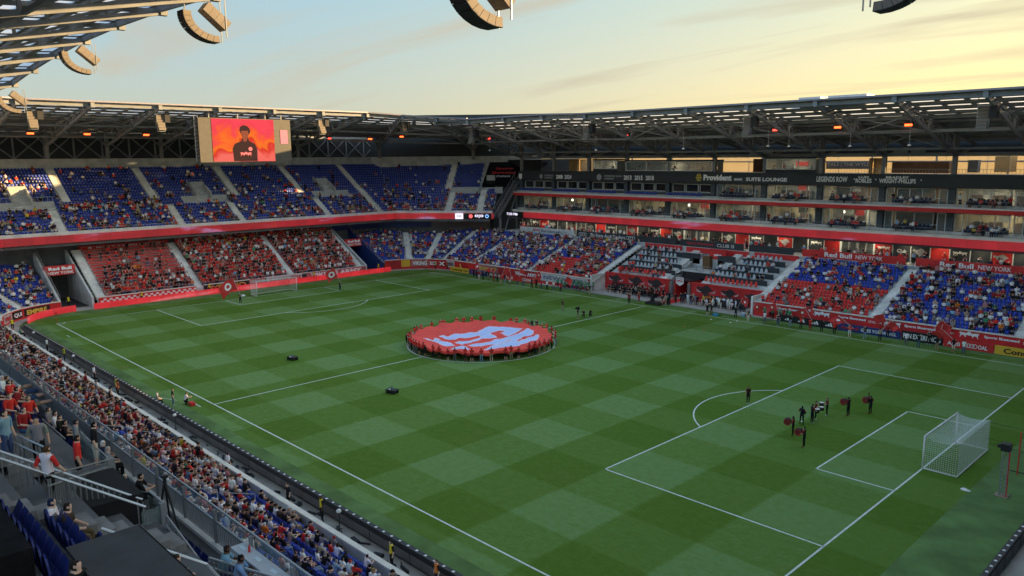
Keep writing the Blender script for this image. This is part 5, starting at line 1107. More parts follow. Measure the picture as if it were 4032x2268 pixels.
for st_ in (0, 1):
    L_ = [p for p in rest if (p[4] in ('terrace', 'lounge', 'suite_stand') or (hash(p[:2]) % 13 == 0)) == bool(st_)]
    V, F, R = FIG[st_]; M = len(L_); pos = np.array([(p[0], p[1], p[2]) for p in L_]); rz_ = np.array([p[3]+random.uniform(-.35, .35) for p in L_])
    cols = np.zeros((M, len(V), 3)); keys = list(SHIRT)
    wT = np.array([WT[k] for k in keys]); wT /= wT.sum(); wR = np.array([.40, .17, .13, .17, .03, .02, .01, .03, .01, .01, .005, .01, .005]); wR /= wR.sum()
    S = np.array([SHIRT[k] for k in keys]); A = RNG.choice(len(keys), M, p=wT); Bc = RNG.choice(len(keys), M, p=wR); isT = np.array([p[4] == 'terrace' for p in L_]); A = np.where(isT, Bc, A)
    top_ = S[A]*RNG.uniform(.7, 1.25, (M, 1)); sk = np.array(SKIN)[RNG.choice(5, M, p=[.34, .3, .14, .07, .15])]*RNG.uniform(.85, 1.1, (M, 1))
    hr = np.array(HAIR+[(.6, .6, .6), (.42, .03, .03)])[RNG.choice(7, M, p=[.34, .26, .12, .06, .05, .10, .07])]
    pt = np.array(list(PANT.values()))[RNG.choice(9, M, p=[.34, .2, .1, .12, .03, .08, .03, .06, .04])]; shn = np.where(RNG.random((M, 1)) < .4, sk, pt); sho = np.array([(.02, .02, .02), (.5, .5, .5)])[RNG.choice(2, M)]
    slv = np.where(RNG.random((M, 1)) < .2, sk, top_)
    top_ = top_*1.12; slv = slv*1.12
    for r, c in enumerate((sk, hr, top_, slv, pt, shn, sho)): cols[:, R == r] = np.clip(c, 0, 1)[:, None]
    swarm('spectators', V, F, pos, rz_, crowd_m, None, cols, RNG.uniform(.84, 1.1, M), label='mass of standing spectators on the red terrace and concourses' if st_ else 'mass of seated spectators in shirts of many colours around the bowl', cat='crowd', kind='stuff')

# ---- seats: curved back, folded pan
def seatmesh(high=False):
    b = MB(); h = .95 if high else .80; w = .24 if high else .22
    b.hexa([(-w, .12, .30), (w, .12, .30), (w, .17, .30), (-w, .17, .30), (-w*.86, .22, h), (w*.86, .22, h), (w*.86, .26, h), (-w*.86, .26, h)])
    b.hexa([(-w, -.10, .36), (w, -.10, .36), (w, .13, .32), (-w, .13, .32), (-w, -.16, .52 if not high else .44), (w, -.16, .52 if not high else .44), (w, .10, .42), (-w, .10, .42)])
    if high: b.hexa([(-w*.6, .20, h), (w*.6, .20, h), (w*.6, .27, h), (-w*.6, .27, h), (-w*.4, .22, h+.16), (w*.4, .22, h+.16), (w*.4, .27, h+.16), (-w*.4, .27, h+.16)])
    return b
def seat_proto(name, m, high=False):
    b = seatmesh(high); me = bpy.data.meshes.new(name); me.from_pydata(b.v, [], b.f); me.materials.append(m); me.update(); return me, b
b_me, b_mb = seat_proto('stadium_seat', blue_s); g_me, g_mb = seat_proto('club_seat', grey_s, True); r_me, r_mb = seat_proto('stadium_seat', red_s); rh_me, _ = seat_proto('club_seat', red_s, True)
dist = lambda s: (Vector(s[:3])-CAMP).length
seats['blue'].sort(key=dist)
occ = set((round(p[0], 2), round(p[1], 2)) for p in people)
single = [s for s in seats['blue'] if (round(s[0], 2), round(s[1], 2)) not in occ and s[0] > 20 and s[1] < -40][:200]; sid = set(id(s) for s in single)
for s in single: link('stadium_seat', b_me, None, 'empty blue plastic seat in the lower rows beside the near touchline', 'seat', 'empty blue seats in the near lower rows', None, s[:3], s[3])
for s in seats['grey']: link('club_seat', g_me, None, 'pale grey club seat behind a black desk front above the dugouts', 'seat', 'grey club seats above the dugouts', None, s[:3], s[3])
cl = [s for s in seats['red'] if 43 < s[1] < 46 and -15.2 < s[0] < 15]
for s in cl: link('club_seat', rh_me, None, 'red high-backed club seat in the first row above the dugout wall', 'seat', 'red club seats above the dugout wall', None, s[:3], s[3])
cid = set(id(s) for s in cl)
for key, m, mb_, lab_ in (('blue', blue_s, b_mb, 'mass of blue plastic seats filling the bowl'), ('red', red_s, r_mb, 'mass of red plastic seats in the lower far tier'), ('navy', navy_s, b_mb, 'mass of navy seats on the suite balconies')):
    Ls = [s for s in seats[key] if id(s) not in sid and id(s) not in cid]
    if Ls: swarm('seats', mb_.v, mb_.f, np.array([s[:3] for s in Ls]), np.array([s[3] for s in Ls]), m, None, None, None, label=lab_, cat='seats', kind='stuff')
# ================================================================ GIANT BANNER AND ITS BEARERS
EMB = [[(-4.1, -3.4), (-3.9, -2.9), (-2.8, -3.2), (-3.2, -1.7), (-2.3, -1.5), (-2.5, .3), (-1.9, .6), (-3.0, 2.9), (-3.4, 4.3), (-2.7, 5.0), (-1.7, 5.0), (.7, 6.5), (2.2, 2.8), (1.9, 2.5), (.4, 2.8), (.3, 3.8), (-.6, 3.7), (-.9, 2.1), (.3, 1.4), (2.0, .7), (1.2, -1.1), (1.4, -2.5), (1.9, -4.0), (1.9, -4.7), (.3, -4.5), (0, -3.5), (.6, -2.7), (.4, -.4), (-.4, 0), (-.7, -1.4), (-1.4, -2.3), (-1.1, -3.4), (-1.4, -4.0), (-2.3, -4.0)],
       [(2.8, -4.6), (2.9, -2.3), (2.6, 0), (2.8, 2.2), (2.2, 4.0), (1.8, 5.5), (1.4, 6.7), (2.9, 6.3), (4.1, 4.8), (4.5, 2.5), (5.2, .8), (4.0, 1.1), (4.2, -.1), (4.5, -1.5), (4.1, -2.8), (3.7, -4.4)],
       [(5.5, -4.5), (4.9, -2.6), (4.6, -.9), (4.3, 1.1), (5.5, 1.0), (5.2, 2.7), (4.9, 4.2), (4.5, 5.4), (5.7, 4.4), (6.4, 3.3), (6.4, 1.8), (7.0, -.5), (6.4, -2.2), (6.3, -3.5)],
       [(-3.9, -6.1), (-3.6, -5.8), (-2.4, -5.6), (-3.4, -4.6), (-2.9, -4.6), (-1.8, -5.1), (-1.6, -5.6), (-.9, -5.2), (-.1, -5.2), (1.3, -5.5), (1.2, -6.3), (-.2, -6.5), (-1.6, -6.1), (-2.6, -5.9)],
       [(2.4, -6.8), (2.0, -5.8), (2.4, -5.1), (4.0, -5.5), (4.3, -5.9), (3.1, -6.8)]]
def pdist(px, py, pl):
    P = np.array(pl); Q = np.roll(P, -1, 0); ins = np.zeros(px.shape, bool); dm = np.full(px.shape, 1e9)
    for (x1, y1), (x2, y2) in zip(P, Q):
        c = ((y1 > py) != (y2 > py)) & (px < (x2-x1)*(py-y1)/(y2-y1+1e-12)+x1); ins ^= c
        t = np.clip(((px-x1)*(x2-x1)+(py-y1)*(y2-y1))/((x2-x1)**2+(y2-y1)**2), 0, 1); dm = np.minimum(dm, np.hypot(px-x1-t*(x2-x1), py-y1-t*(y2-y1)))
    return np.where(ins, dm, -dm)
NA, NR = 200, 78
ang = np.linspace(0, 2*np.pi, NA+1)[:-1]; rad = np.linspace(.05, 8.75, NR)
AA, RR = np.meshgrid(ang, rad); X0, Y0 = RR*np.cos(AA), RR*np.sin(AA)
edge = 1.05+.06*np.sin(AA*23+1)+.06*np.sin(AA*11+.5)+.03*np.sin(AA*41)
ripple = .05*np.sin(X0*1.4+Y0*.6)+.06*np.sin(Y0*1.1-X0*.5+1)+.03*np.sin(X0*3.1+Y0*2.3)+.035*np.sin(AA*37+RR*1.3)*(RR/8.75)**2+.03*np.sin(X0*2.2-Y0*3.3+2)
ZZ = edge*(RR/8.75)**3+(.92+ripple)*(1-(RR/8.75)**3)
ZZ = np.where(RR > 8.2, ZZ+(RR-8.2)*.1*np.sin(AA*23), ZZ)
v = np.stack([X0*(1+.005*np.sin(AA*23)+.006*np.sin(AA*9+2)), Y0*(1+.005*np.sin(AA*23)+.006*np.sin(AA*9+2)), ZZ], -1).reshape(-1, 3)
fs = [(r*NA+a, r*NA+(a+1) % NA, (r+1)*NA+(a+1) % NA, (r+1)*NA+a) for r in range(NR-1) for a in range(NA)]
# hem hanging a little at the edge
h0 = len(v); v2 = v[(NR-1)*NA:].copy(); v2[:, 2] -= .34; v2[:, :2] *= .995; v = np.concatenate([v, v2]); fs += [((NR-1)*NA+a, (NR-1)*NA+(a+1) % NA, h0+(a+1) % NA, h0+a) for a in range(NA)]
me = bpy.data.meshes.new('giant_banner'); me.from_pydata(v.tolist(), [], fs)
ban_r = mat('banner_fabric_red', (.95, .085, .06), .75, 0, .08, .6); ban_b = mat('banner_fabric_pale', (.56, .67, 1.0), .75, 0, .05, .6); ban_w = mat('banner_fabric_white', (.80, .74, .84), .75, 0, .05, .6); ban_k = mat('banner_underside', (.10, .03, .025), .9, 0, .2)
for m in (ban_r, ban_b, ban_w): me.materials.append(m)
cen = np.array([np.mean(v[list(f)], 0) for f in fs]); D_ = np.max(np.stack([pdist(cen[:, 0], cen[:, 1], p) for p in EMB]), 0)
mi = np.where(D_ > .09, 1, np.where(D_ > -.07, 2, 0)); mi[-NA:] = 0; me.polygons.foreach_set('material_index', mi); me.polygons.foreach_set('use_smooth', [True]*len(fs))
ban = link('giant_banner', me, None, 'huge round red banner with pale blue emblem stretched over the centre circle', 'banner')
GB = 'people holding the giant banner'
front = [(.2, -8.6), (1.4, -8.1), (2.2, -8.0), (3.3, -7.8), (4.0, -7.4), (5.0, -6.8), (5.4, -6.2), (6.1, -5.5), (6.9, -4.8), (7.8, -3.5), (8.0, -2.9), (8.2, -2.0), (8.5, -.6), (9.0, .3), (8.9, 1.1), (9.0, 1.9), (8.4, 3.2), (8.6, 3.8), (7.5, 5.7), (6.6, 7.1), (-.1, -8.8), (-.9, -8.4), (-1.6, -8.4), (-2.2, -8.2), (-3.0, -8.1), (-3.8, -7.7), (-4.6, -7.3), (-5.4, -6.7), (-6.4, -6.2)]
back = [(-7.6, -4.3), (-7.3, -3.4), (-7.9, -2.6), (-8.7, -.7), (-8.8, .7), (-8.4, 1.2), (-8.4, 3.1), (-7.8, 3.9), (-7.6, 5.1), (-7.0, 6.2), (-5.6, 7.4), (-3.4, 8.4), (-2.8, 8.9), (-1.2, 8.9), (-.6, 9.0), (0, 9.0), (.7, 9.2), (1.8, 9.1), (2.9, 8.8), (4.4, 8.2), (5.9, 7.2), (-5.4, -7.6), (-6.1, -7.0), (-6.9, -5.4)]
for i, (x, y) in enumerate(front+back):
    r = math.hypot(x, y); rr = max(9.02, min(9.25, r)); x, y = x/r*rr, y/r*rr; dark = i in (0, 44, 45, 50)
    pn = random.choice(['black', 'black', 'blue jeans', 'light jeans', 'khaki', 'grey']); sh_ = random.random() < .35; kid = random.random() < .3
    s = 'black' if dark else 'red'
    if kid: lab = 'child in red shirt and shorts gripping the edge of the giant round banner'
    else: lab = f'person in {s} shirt and {pn} {"shorts" if sh_ else "trousers"} gripping the edge of the giant round banner'
    person('hold', (x, y, 0), face(-x, -y), s, pn if not kid else 'black', lab, GB+(' (children)' if kid else f' {s} {pn} {sh_}'), shorts=sh_ or kid, h=.84 if kid else random.uniform(.95, 1.03), hair=random.choice(HAIR[:2]))
# ================================================================ FLAG BEARERS ON THE FAR TOUCHLINE
flag_r = mat('flag_red', (.62, .045, .04), .8, 0, .12, 1.2)
def flag(parent_loc, rz, lab, grp, w=1.35, h=.95, ln=1.8, tilt=.5, big=False):
    t = thing('flag', lab, 'flag', parent_loc, rz, grp); d = Vector((math.sin(tilt), 0, math.cos(tilt))); tip = d*ln
    m = MB(); m.tube([d*-.4, tip], .02, 5); m.build('pole', white, t)
    b = MB(); n = 8; ph = random.uniform(0, 6)
    P = {}
    for i in range(n+1):
        for j in range(5):
            u, vv = i/n, j/4; base = tip-d*(h*vv)
            P[i, j] = base+Vector((u*w*.88, .18*math.sin(u*5+ph+vv)*u*1.3, -u*u*w*.42-.1*math.sin(u*4+ph)*u))
    for i in range(n):
        for j in range(4): b.quad(P[i, j], P[i+1, j], P[i+1, j+1], P[i, j+1])
    o = b.build('cloth', flag_r, t, True)
    b = MB(); K = 18 if w > 2 else 8; rad_ = .30 if w > 2 else .17
    def on(u, vv, sd):
        i, j = min(n-1, int(u*n)), min(3, int(vv*4)); fu, fv = u*n-i, vv*4-j
        return P[i, j]*(1-fu)*(1-fv)+P[i+1, j]*fu*(1-fv)+P[i, j+1]*(1-fu)*fv+P[i+1, j+1]*fu*fv+Vector((0, sd, 0))
    for sd in (-.03, .03):
        ri = .15 if w > 2 else .0
        for k in range(K):
            a0, a1 = 2*math.pi*k/K, 2*math.pi*(k+1)/K; g = lambda r, t: on(.5+r*math.cos(t)*h/w*1.1, .5+r*math.sin(t), sd); b.quad(g(ri, a0), g(rad_, a0), g(rad_, a1), g(ri, a1))
    if w > 2 or random.random() < .6: b.build('emblem', letter, o)
    return t
GF = 'flags waved along the far touchline'
FL = [(-41.2, 35.1), (-39.7, 34.5), (-38.6, 34.1), (-37.8, 34.4), (-36.2, 34.3), (-34.7, 34.3), (-33.7, 34.3), (-32.6, 34.1), (-31.4, 34.0), (-29.9, 33.8), (-28.1, 34.0), (-26.6, 34.0), (-24.4, 33.9), (-24.0, 34.6), (-22.1, 33.9), (-21.2, 34.4), (-19.7, 34.5), (-17.6, 34.0),
      (14.8, 35.2), (17.2, 34.4), (19.5, 34.7), (21.6, 34.4), (23.1, 34.8), (24.6, 34.9), (26.0, 34.6), (27.5, 34.7), (29.2, 34.6), (31.2, 34.5), (32.9, 35.0), (34.8, 34.8), (34.8, 37.2), (37.9, 34.7), (39.3, 34.7), (39.6, 37.3), (41.3, 34.8), (43.0, 35.0), (44.1, 34.9)]
FS = ['black', 'black', 'dark red', 'black', 'black', 'red', 'dark red', 'red', 'black', 'red', 'red', 'grey', 'black', 'black', 'red', 'white', 'white', 'red', 'black', 'black', 'white', 'black', 'black', 'red', 'red', 'black', 'red', 'red', 'black', 'tan', 'dark red', 'white', 'black', 'black', 'black', 'black', 'white']
FPN = ['black', 'black', 'white', 'black', 'khaki', 'red', 'black', 'khaki', 'light jeans', 'white', 'blue jeans', 'blue jeans', 'black', 'black', 'blue jeans', 'black', 'grey', 'black', 'black', 'white', 'grey', 'blue jeans', 'light jeans', 'black', 'red', 'black', 'black', 'white', 'light jeans', 'black', 'black', 'grey', 'blue jeans', 'black', 'khaki', 'white', 'blue jeans']
for i, (x, y) in enumerate(FL):
    sd = 'left of the dugouts' if x < 0 else 'right of the dugouts'
    person('pole', (x, y, 0), face(0, -1) if random.random() < .2 else face(random.uniform(-.3, .3), 1), FS[i], FPN[i], f'person in {FS[i]} and {FPN[i]} on touchline {sd}', f'flag wavers {sd} {FS[i]} {FPN[i]}', shorts=FPN[i] in ('white', 'khaki'))
    if i not in (1, 3, 6, 8, 11, 13, 15, 16, 20, 22, 25, 26, 28, 31, 32, 36): flag((x, y+.38, 1.35), random.choice([0, .3, -.3, math.pi, math.pi+.3]), f'red flag with white emblem waved by a person {sd}', GF+' '+sd, w=random.uniform(1.0, 1.7), h=random.uniform(.75, 1.15), tilt=random.uniform(.1, 1.0))
# big flags in the far penalty area
for (x, y, sgn, lab) in ((-47.7, -8.9, -1, 'large red flag with round white crest waved near the corner of the goal area'), (-46.5, 8.7, -1, 'large red flag held on the far side of the penalty area')):
    who = 'near the checkered wall side' if y < 0 else 'near the tunnel side'
    person('pole', (x, y, 0), face(1, 0), 'black', 'black', f'person in black swinging a large red flag {who}', None)
    t = flag((x+.2, y, 1.4), -math.pi/2, lab, None, 2.9 if y < 0 else 2.1, 1.9 if y < 0 else 1.8, 3.0, .35)
# ================================================================ OTHER PEOPLE ON AND AROUND THE PITCH
# drum band
drum_r = mat('drum_head_red', (.30, .03, .03), .5, 0, .1); drum_k = mat('drum_shell', (.03, .028, .03), .35, .2, .1); drum_w = mat('drum_skin', (.75, .72, .62), .6, 0, .05)
def drum(p, rz, bass, lab, grp):
    t = thing('drum', lab, 'drum', p, rz, grp); m = MB()
    if bass:
        m.tube([(-.2, 0, 0), (.2, 0, 0)], .30, 16); m.build('shell', drum_k, t, True)
        for x in (-.205, .205): m = MB(); m.tube([(x-.012, 0, 0), (x+.012, 0, 0)], .285, 16); hd = m.build('drum_head', drum_r, t)
        for sg in (-1, 1): text(t, 'RB', (sg*.222, 0, .08), (0, sg, 0), Z_, .13, letter_k, .22, .02, depth=.004); text(t, 'NY', (sg*.222, 0, -.08), (0, sg, 0), Z_, .13, letter_k, .22, .02, depth=.004)
    else:
        m.tube([(0, 0, -.15), (0, 0, .15)], .21, 14); m.build('shell', drum_k, t, True); m = MB(); m.tube([(0, 0, .15), (0, 0, .165)], .205, 14); m.build('drum_head', drum_w, t)
bd = [(42.6, -3.9, (-.9, -.3), 1), (44.4, -5.7, (-1, -.1), 1), (41.9, -.9, (-.2, 1), 0), (42.3, .2, (.6, 1), 0), (42.1, 1.3, (1, .3), 0), (42.4, 2.9, (-1, -.6), 0), (43.7, 4.3, (-1, .2), 1), (44.9, 6.1, (-1, .3), 1)]
for i, (x, y, f_, bs) in enumerate(bd):
    f_ = Vector((*f_, 0)).normalized(); pose = 'up' if i in (7,) else 'drum'
    person(pose, (x, y, 0), face(f_.x, f_.y), 'black', 'black', 'drummer in black with red trim playing on the pitch' if not bs else 'drummer in black carrying a red-faced bass drum on the pitch', 'bass drummers on the pitch' if bs else 'snare drummers on the pitch', sleeve='dark red', shoes=(.25, .02, .02) if bs else None)
    drum((x+f_.x*.46, y+f_.y*.46, 1.18 if bs else 1.06), face(f_.x, f_.y), bs, 'red-headed bass drum carried at the chest of a drummer' if bs else 'black snare drum with pale head carried by a drummer', 'bass drums' if bs else 'snare drums')
person('stand', (35.7, 1.2, 0), face(.8, -.4), 'black', 'black', 'person in black cap and black vest standing at the edge of the penalty arc', sleeve='dark red')
# camera crew, walkers and waiting people
def cameraman(x, y, dx_, dy_, pose, lab): 
    person(pose, (x, y, 0), face(dx_, dy_), 'black', 'black' if pose == 'crouch' else 'khaki', lab)
cameraman(-6.6, 22.3, 1, -.3, 'clap', 'person in dark vest standing alone beyond the giant banner'); cameraman(-1.1, 19.5, .3, -1, 'clap', 'cameraman in black with shoulder camera beside the halfway line'); cameraman(-1.2, 20.9, .4, -1, 'crouch', 'crouching person in black beside the cameraman on the halfway line'); cameraman(-.6, 21.5, 1, -.4, 'crouch', 'person in dark vest kneeling with white shoes near the halfway line'); cameraman(-13, 36.2, .3, -1, 'walk', 'person in black suit walking before the photographers')
c_ = thing('video_camera', 'black shoulder video camera of the cameraman at the halfway line', 'camera', (-1.0, 19.3, 1.62)); m = MB(); m.box((.0, 0, 0), (.25, .55, .3)); m.build('camera_body', blk_p, c_); m = MB(); m.tube([(0, -.27, 0), (0, -.5, 0)], .09, 8); m.build('lens', blk_p, c_)
for i in range(24):
    x = -21.5+i*.30+random.uniform(-.1, .1); y = 37.4+(i % 3)*.75
    person(random.choice(['clap', 'stand', 'crouch', 'hold']), (x, y, 0), face(.2, -1), 'green', random.choice(['black', 'blue jeans', 'grey']), 'photographer in green vest in the group before the white banner', 'photographers in green vests')
for i in range(7):
    person(random.choice(['clap', 'stand']), (17.6+i*.62, 38.3+(i % 2)*.4, 0), face(-.2, -1), 'green', 'black', 'photographer in green vest beside the flag wavers right of the dugouts', 'photographers right of the dugouts')
for i, (x, y, s, pn) in enumerate(((-2.8, 33.6, 'dark red', 'black'), (-2.7, 36.0, 'dark red', 'red'), (1.6, 36.2, 'black', 'tan'), (2.1, 36.4, 'tan', 'khaki'), (10.7, 34.4, 'black', 'black'), (11.3, 34.5, 'black', 'brown'))): person('clap' if i % 2 else 'stand', (x, y, 0), face(.1, -1), s, pn, f'person in {s} top standing by the touchline before the dugouts', f'people before the dugouts in {s}', shorts=i == 4)
for i in range(26):
    x = random.uniform(-7, -1.6); y = random.uniform(39.4, 42.2); person(random.choice(['stand', 'clap', 'walk']), (x, y, 0), face(random.uniform(-.6, .6), -1), random.choice(['black', 'black', 'dark red', 'grey']), 'black', 'staff member in dark clothes crowding the left dugout', 'staff crowd at the left dugout')
for i, (x, y, s, pn) in enumerate(((2.3, 38.8, 'black', 'black'), (2.6, 39.8, 'black', 'black'), (3.2, 39.5, 'navy', 'black'), (3.8, 39.9, 'white', 'white'), (4.6, 39.5, 'black', 'blue jeans'), (5.3, 39.6, 'grey', 'grey'), (5.9, 39.3, 'black', 'black'), (2.9, 40.6, 'black', 'black'), (4.2, 40.8, 'tan', 'black'), (6.4, 40.2, 'yellow', 'black'))): person('stand', (x, y, 0), face(random.uniform(-.4, .4), -1), s, pn, f'guest in {s} top and {pn} legwear waiting beside the tunnel', f'guests by the tunnel {s} {pn}')
bench_m = mat('bench_leather', (.02, .02, .024), .5, 0, .15)
for nm, x0, n, s, lab in (('l', -12.4, 12, 'dark red', 'left'), ('r', 6.2, 12, 'white', 'right')):
    for row in (0, 1):
        for k in range(n):
            x, y, z = x0+k*.62, 40.4+row*1.0, row*.35
            t = thing('team_bench_seat', f'black padded team seat in the {lab} dugout', 'seat', (x, y, z), 0, f'team seats in the {lab} dugout'); m = MB(); m.hexa([(-.27, -.25, .32), (.27, -.25, .32), (.27, .25, .32), (-.27, .25, .32), (-.27, -.27, .46), (.27, -.27, .46), (.27, .25, .46), (-.27, .25, .46)]); m.build('pan', bench_m, t); m = MB(); m.hexa([(-.27, .2, .4), (.27, .2, .4), (.27, .32, .4), (-.27, .32, .4), (-.24, .3, 1.15), (.24, .3, 1.15), (.24, .4, 1.15), (-.24, .4, 1.15)]); m.build('backrest', bench_m, t); m = MB(); m.box((0, 0, .16), (.3, .3, .32)); m.build('base', steel, t)
            if random.random() < (.75 if row == (0 if nm == 'l' else 1) else .45): person(random.choice(['sit', 'sit_fwd', 'sit_back']), (x, y, z-.02), random.uniform(-.3, .3), (s if row else 'black') if nm == 'l' else random.choice(['white', 'white', 'orange']), 'black' if nm == 'l' else 'white', f'player in {"red or black" if nm == "l" else "white or orange"} kit seated in the {lab} dugout', f'players in the {lab} dugout', shorts=True)
    boxo('bench_plinth', (x0+3.4, 41.5, .17), (8, .95, .33), conc, farst)
for k in range(6): person('stand', (8.4+k*.7, 39.6+(k % 2)*.6, 0), face(random.uniform(-1, 1), -1), 'white' if k != 2 else 'black', 'white', 'player in white kit standing at the right dugout' if k != 2 else 'staff member in black beside players in white', 'players standing at the right dugout' if k != 2 else None, shorts=True)
t = thing('podium', 'low black podium with a lectern on the touchline by the tunnel', 'podium', (.2, 36.2, 0)); m = MB(); m.box((0, 0, .2), (2.6, 1.6, .4)); m.build('platform', blk_p, t); m = MB(); m.box((-.5, .1, .95), (.5, .4, 1.1)); m.build('lectern', blk_p, t)
sp = thing('loudspeaker', 'black upright loudspeaker beside the tunnel carpet', 'speaker', (1.75, 37.6, 0)); m = MB(); m.box((0, 0, .9), (.5, .45, 1.8)); m.build('cabinet', blk_p, sp); m = MB(); m.tube([(0, -.23, 1.3), (0, -.25, 1.3)], .18, 10); m.build('driver', steel, sp)
# balls and marker discs
for x, y, c in ((12.6, 25.6, 'orange'), (15.7, 25.6, 'orange'), (12.7, 32.2, 'white'), (15.8, 32.1, 'white'), (15.9, 33.7, 'white')):
    m = MB(); m.tube([(0, 0, 0), (0, 0, .03), (0, 0, .05), (0, 0, .06)], [.14, .13, .06, .02], 10); m.build('marker_disc', mat('disc_'+c, SHIRT[c], .5, 0, 0), None, label=f'{c} marker disc on the grass before the right dugout', cat='marker disc', group=f'{c} marker discs', loc=(x, y, .004))
boxo('bag', (11.8, 34.9, .18), (.75, .4, .34), mat('bag_blue', (.05, .30, .55), .6), None, label='bright blue bag lying on the far touchline', cat='bag')
for x, c in ((14.8, 'light blue'), (15.6, 'orange')): 
    t = thing('cooler', f'{c} drinks cooler at the end of the right dugout', 'cooler', (x, 37.4, 0)); m = MB(); m.box((0, 0, .2), (.6, .4, .4)); m.build('tub', mat('cooler_'+c, SHIRT[c], .5), t); m = MB(); m.box((0, 0, .44), (.62, .42, .07)); m.build('lid', white, t)
# pyro rigs: black four-wheeled frames with tubes
def rig(x, y, lab):
    t = thing('effects_rig', lab, 'cart', (x, y, 0), .3, 'black effects rigs on the pitch'); m = MB(); m.box((0, 0, .42), (1.7, 1.2, .16)); m.build('deck', blk_p, t)
    for a in (-.7, .7):
        for c in (-.5, .5): m = MB(); m.tube([(a, c-.09, .26), (a, c+.09, .26)], .26, 10); m.build('wheel', blk_p, t)
    m = MB(); m.box((0, 0, .22), (1.2, .7, .3)); m.build('chassis', blk_p, t)
    for k in range(9): m = MB(); a = k*.7; m.tube([(-.6+.15*k, .35*math.sin(a), .5), (-.62+.155*k, .42*math.sin(a), .86+.1*math.sin(k*2.)) ], .05, 6); m.build('launcher_tube', steel, t)
    m = MB(); m.beam((-1.05, -.62, .52), (1.05, -.62, .52), .06); m.beam((-1.05, .62, .52), (1.05, .62, .52), .06); m.beam((-1.05, -.62, .52), (-1.05, .62, .52), .06); m.beam((1.05, -.62, .52), (1.05, .62, .52), .06); m.build('frame', blk_p, t); m = MB(); m.box((-.35, -.2, .56), (.28, .22, .14)); m.build('control_box', white, t); return t
rig(-9.6, -20.6, 'black wheeled effects rig on the grass left of the halfway line').scale = (.58, .58, .72); rig(9.2, -20.1, 'black wheeled effects rig on the grass right of the halfway line').scale = (.58, .58, .72)
# near touchline people
hv = {'yellow': (.70, .62, .03)}
def steward(x, y, dx_, dy_, col, lab, z=0): 
    person('stand', (x, y, z), face(dx_, dy_), (.72, .66, .03) if col == 'yellow' else ((.75, .22, .04) if col == 'orange' else col), 'black', lab, None, sleeve='black', h=1.03)
for x, y, c, lab in ((-27.8, -39.4, 'yellow', 'steward in yellow vest on the walkway before the first microphone ball'), (-10.0, -39.4, 'yellow', 'steward in yellow vest and hood beside a person in orange'), (-8.9, -39.6, 'orange', 'steward in orange vest beside the one in a yellow vest'), (-51.4, -39.6, 'yellow', 'steward in yellow vest crouched by the curved red board'), (28.6, -39.4, 'yellow', 'steward in yellow and orange vest leaning at the black board'), (36.6, -39.7, 'yellow', 'steward in yellow vest walking along the wall'), (40.0, -39.2, 'orange', 'steward in orange vest at the near end of the walkway'), (-60.2, -37.2, 'orange', 'steward in orange vest before the curved corner banners'), (-61.3, -36.2, 'orange', 'steward in orange bib beside another at the curved corner'), (-65.3, -29.0, 'yellow', 'steward in yellow vest sitting in the near tunnel mouth'), (-61.6, -19.2, 'yellow', 'steward in yellow vest before the checkered wall'), (-61.8, -7.9, 'yellow', 'steward in yellow vest at the gap beside the checkered wall'), (-61.4, 27.0, 'yellow', 'steward in yellow vest in the blue tunnel mouth'), (-55.4, 37.0, 'yellow', 'steward in yellow vest before the yellow corner banner'), (-53.0, 38.2, 'orange', 'steward in orange vest before the pink corner banner'), (-49.0, 38.4, 'yellow', 'steward in yellow vest before the saltire banner'), (15.2, 42.2, 'orange', 'steward in orange vest at the right wing wall'), (-61.0, 12, 'yellow', 'steward in yellow vest behind the red board near the far goal')):
    steward(x, y, 1 if x < -50 else -.3, .3 if x < -50 else -1, c, lab)
for x, y, s, lab in ((-16.6, -39.5, 'white', 'person in white shirt leaning on the black board'), (-34.6, -39.5, 'white', 'person in white shirt stooping at the board near the corner'), (25.2, -39.9, 'black', 'heavy person in black standing at the wall gate'), (17.1, -40.3, 'white', 'person in white shirt standing on the wall reaching into the crowd'), (-64.2, -25.4, 'black', 'person in black standing at the edge of the near tunnel'), (-46.6, -39.7, 'green', 'person with green jacket sitting by the board near the corner')):
    person('stand' if s != 'green' else 'sit', (x, y, .0 if s != 'green' else -.1), face(0, 1 if x < 20 and x > -50 else -1), s, 'black', lab)
for x, y, s, p_, lab in ((-2.3, -36.9, 'black', 'stand', 'person in black and jeans standing on the turf by the near touchline'), (-1.9, -36.0, 'white', 'crouch', 'person in pale shirt kneeling on the turf by the near touchline'), (-3.4, -37.9, 'grey', 'sit', 'cameraman in white cap seated at the near board')): person(p_, (x, y, 0), face(.3, 1), s, 'blue jeans' if p_ == 'stand' else 'black', lab, hair=(.6, .6, .6) if s == 'grey' else None)
boxo('kit_bag', (-1.2, -35.6, .16), (.7, .4, .3), redp, None, label='red bag on the turf beside the kneeling person', cat='bag')
for x in (-41.5, -24.5, 4.5, 30.5):
    t = thing('microphone_stand', 'white foam microphone ball on a black stand behind the near board', 'microphone', (x, -39.3, 0), 0, 'microphone balls along the near board'); m = MB(); m.tube([(0, 0, 0), (0, 0, 1.25)], .03, 6); m.build('stand', blk_p, t); m = MB(); m.tube([(0, 0, 1.17), (0, 0, 1.22), (0, 0, 1.31), (0, 0, 1.4), (0, 0, 1.44)], [.04, .13, .17, .12, .03], 8); m.build('foam_ball', white, t, True); m = MB(); [m.beam((0, 0, .15), (.3*math.cos(a), .3*math.sin(a), 0), .03) for a in (0, 2.1, 4.2)]; m.build('tripod_base', blk_p, t)
b = MB()
for k in range(90):
    x = random.uniform(-45, 60); b.box((x, random.uniform(-39.6, -38.95), .06), (random.uniform(.2, .9), random.uniform(.05, .25), random.uniform(.04, .22)), random.uniform(-.6, .6))
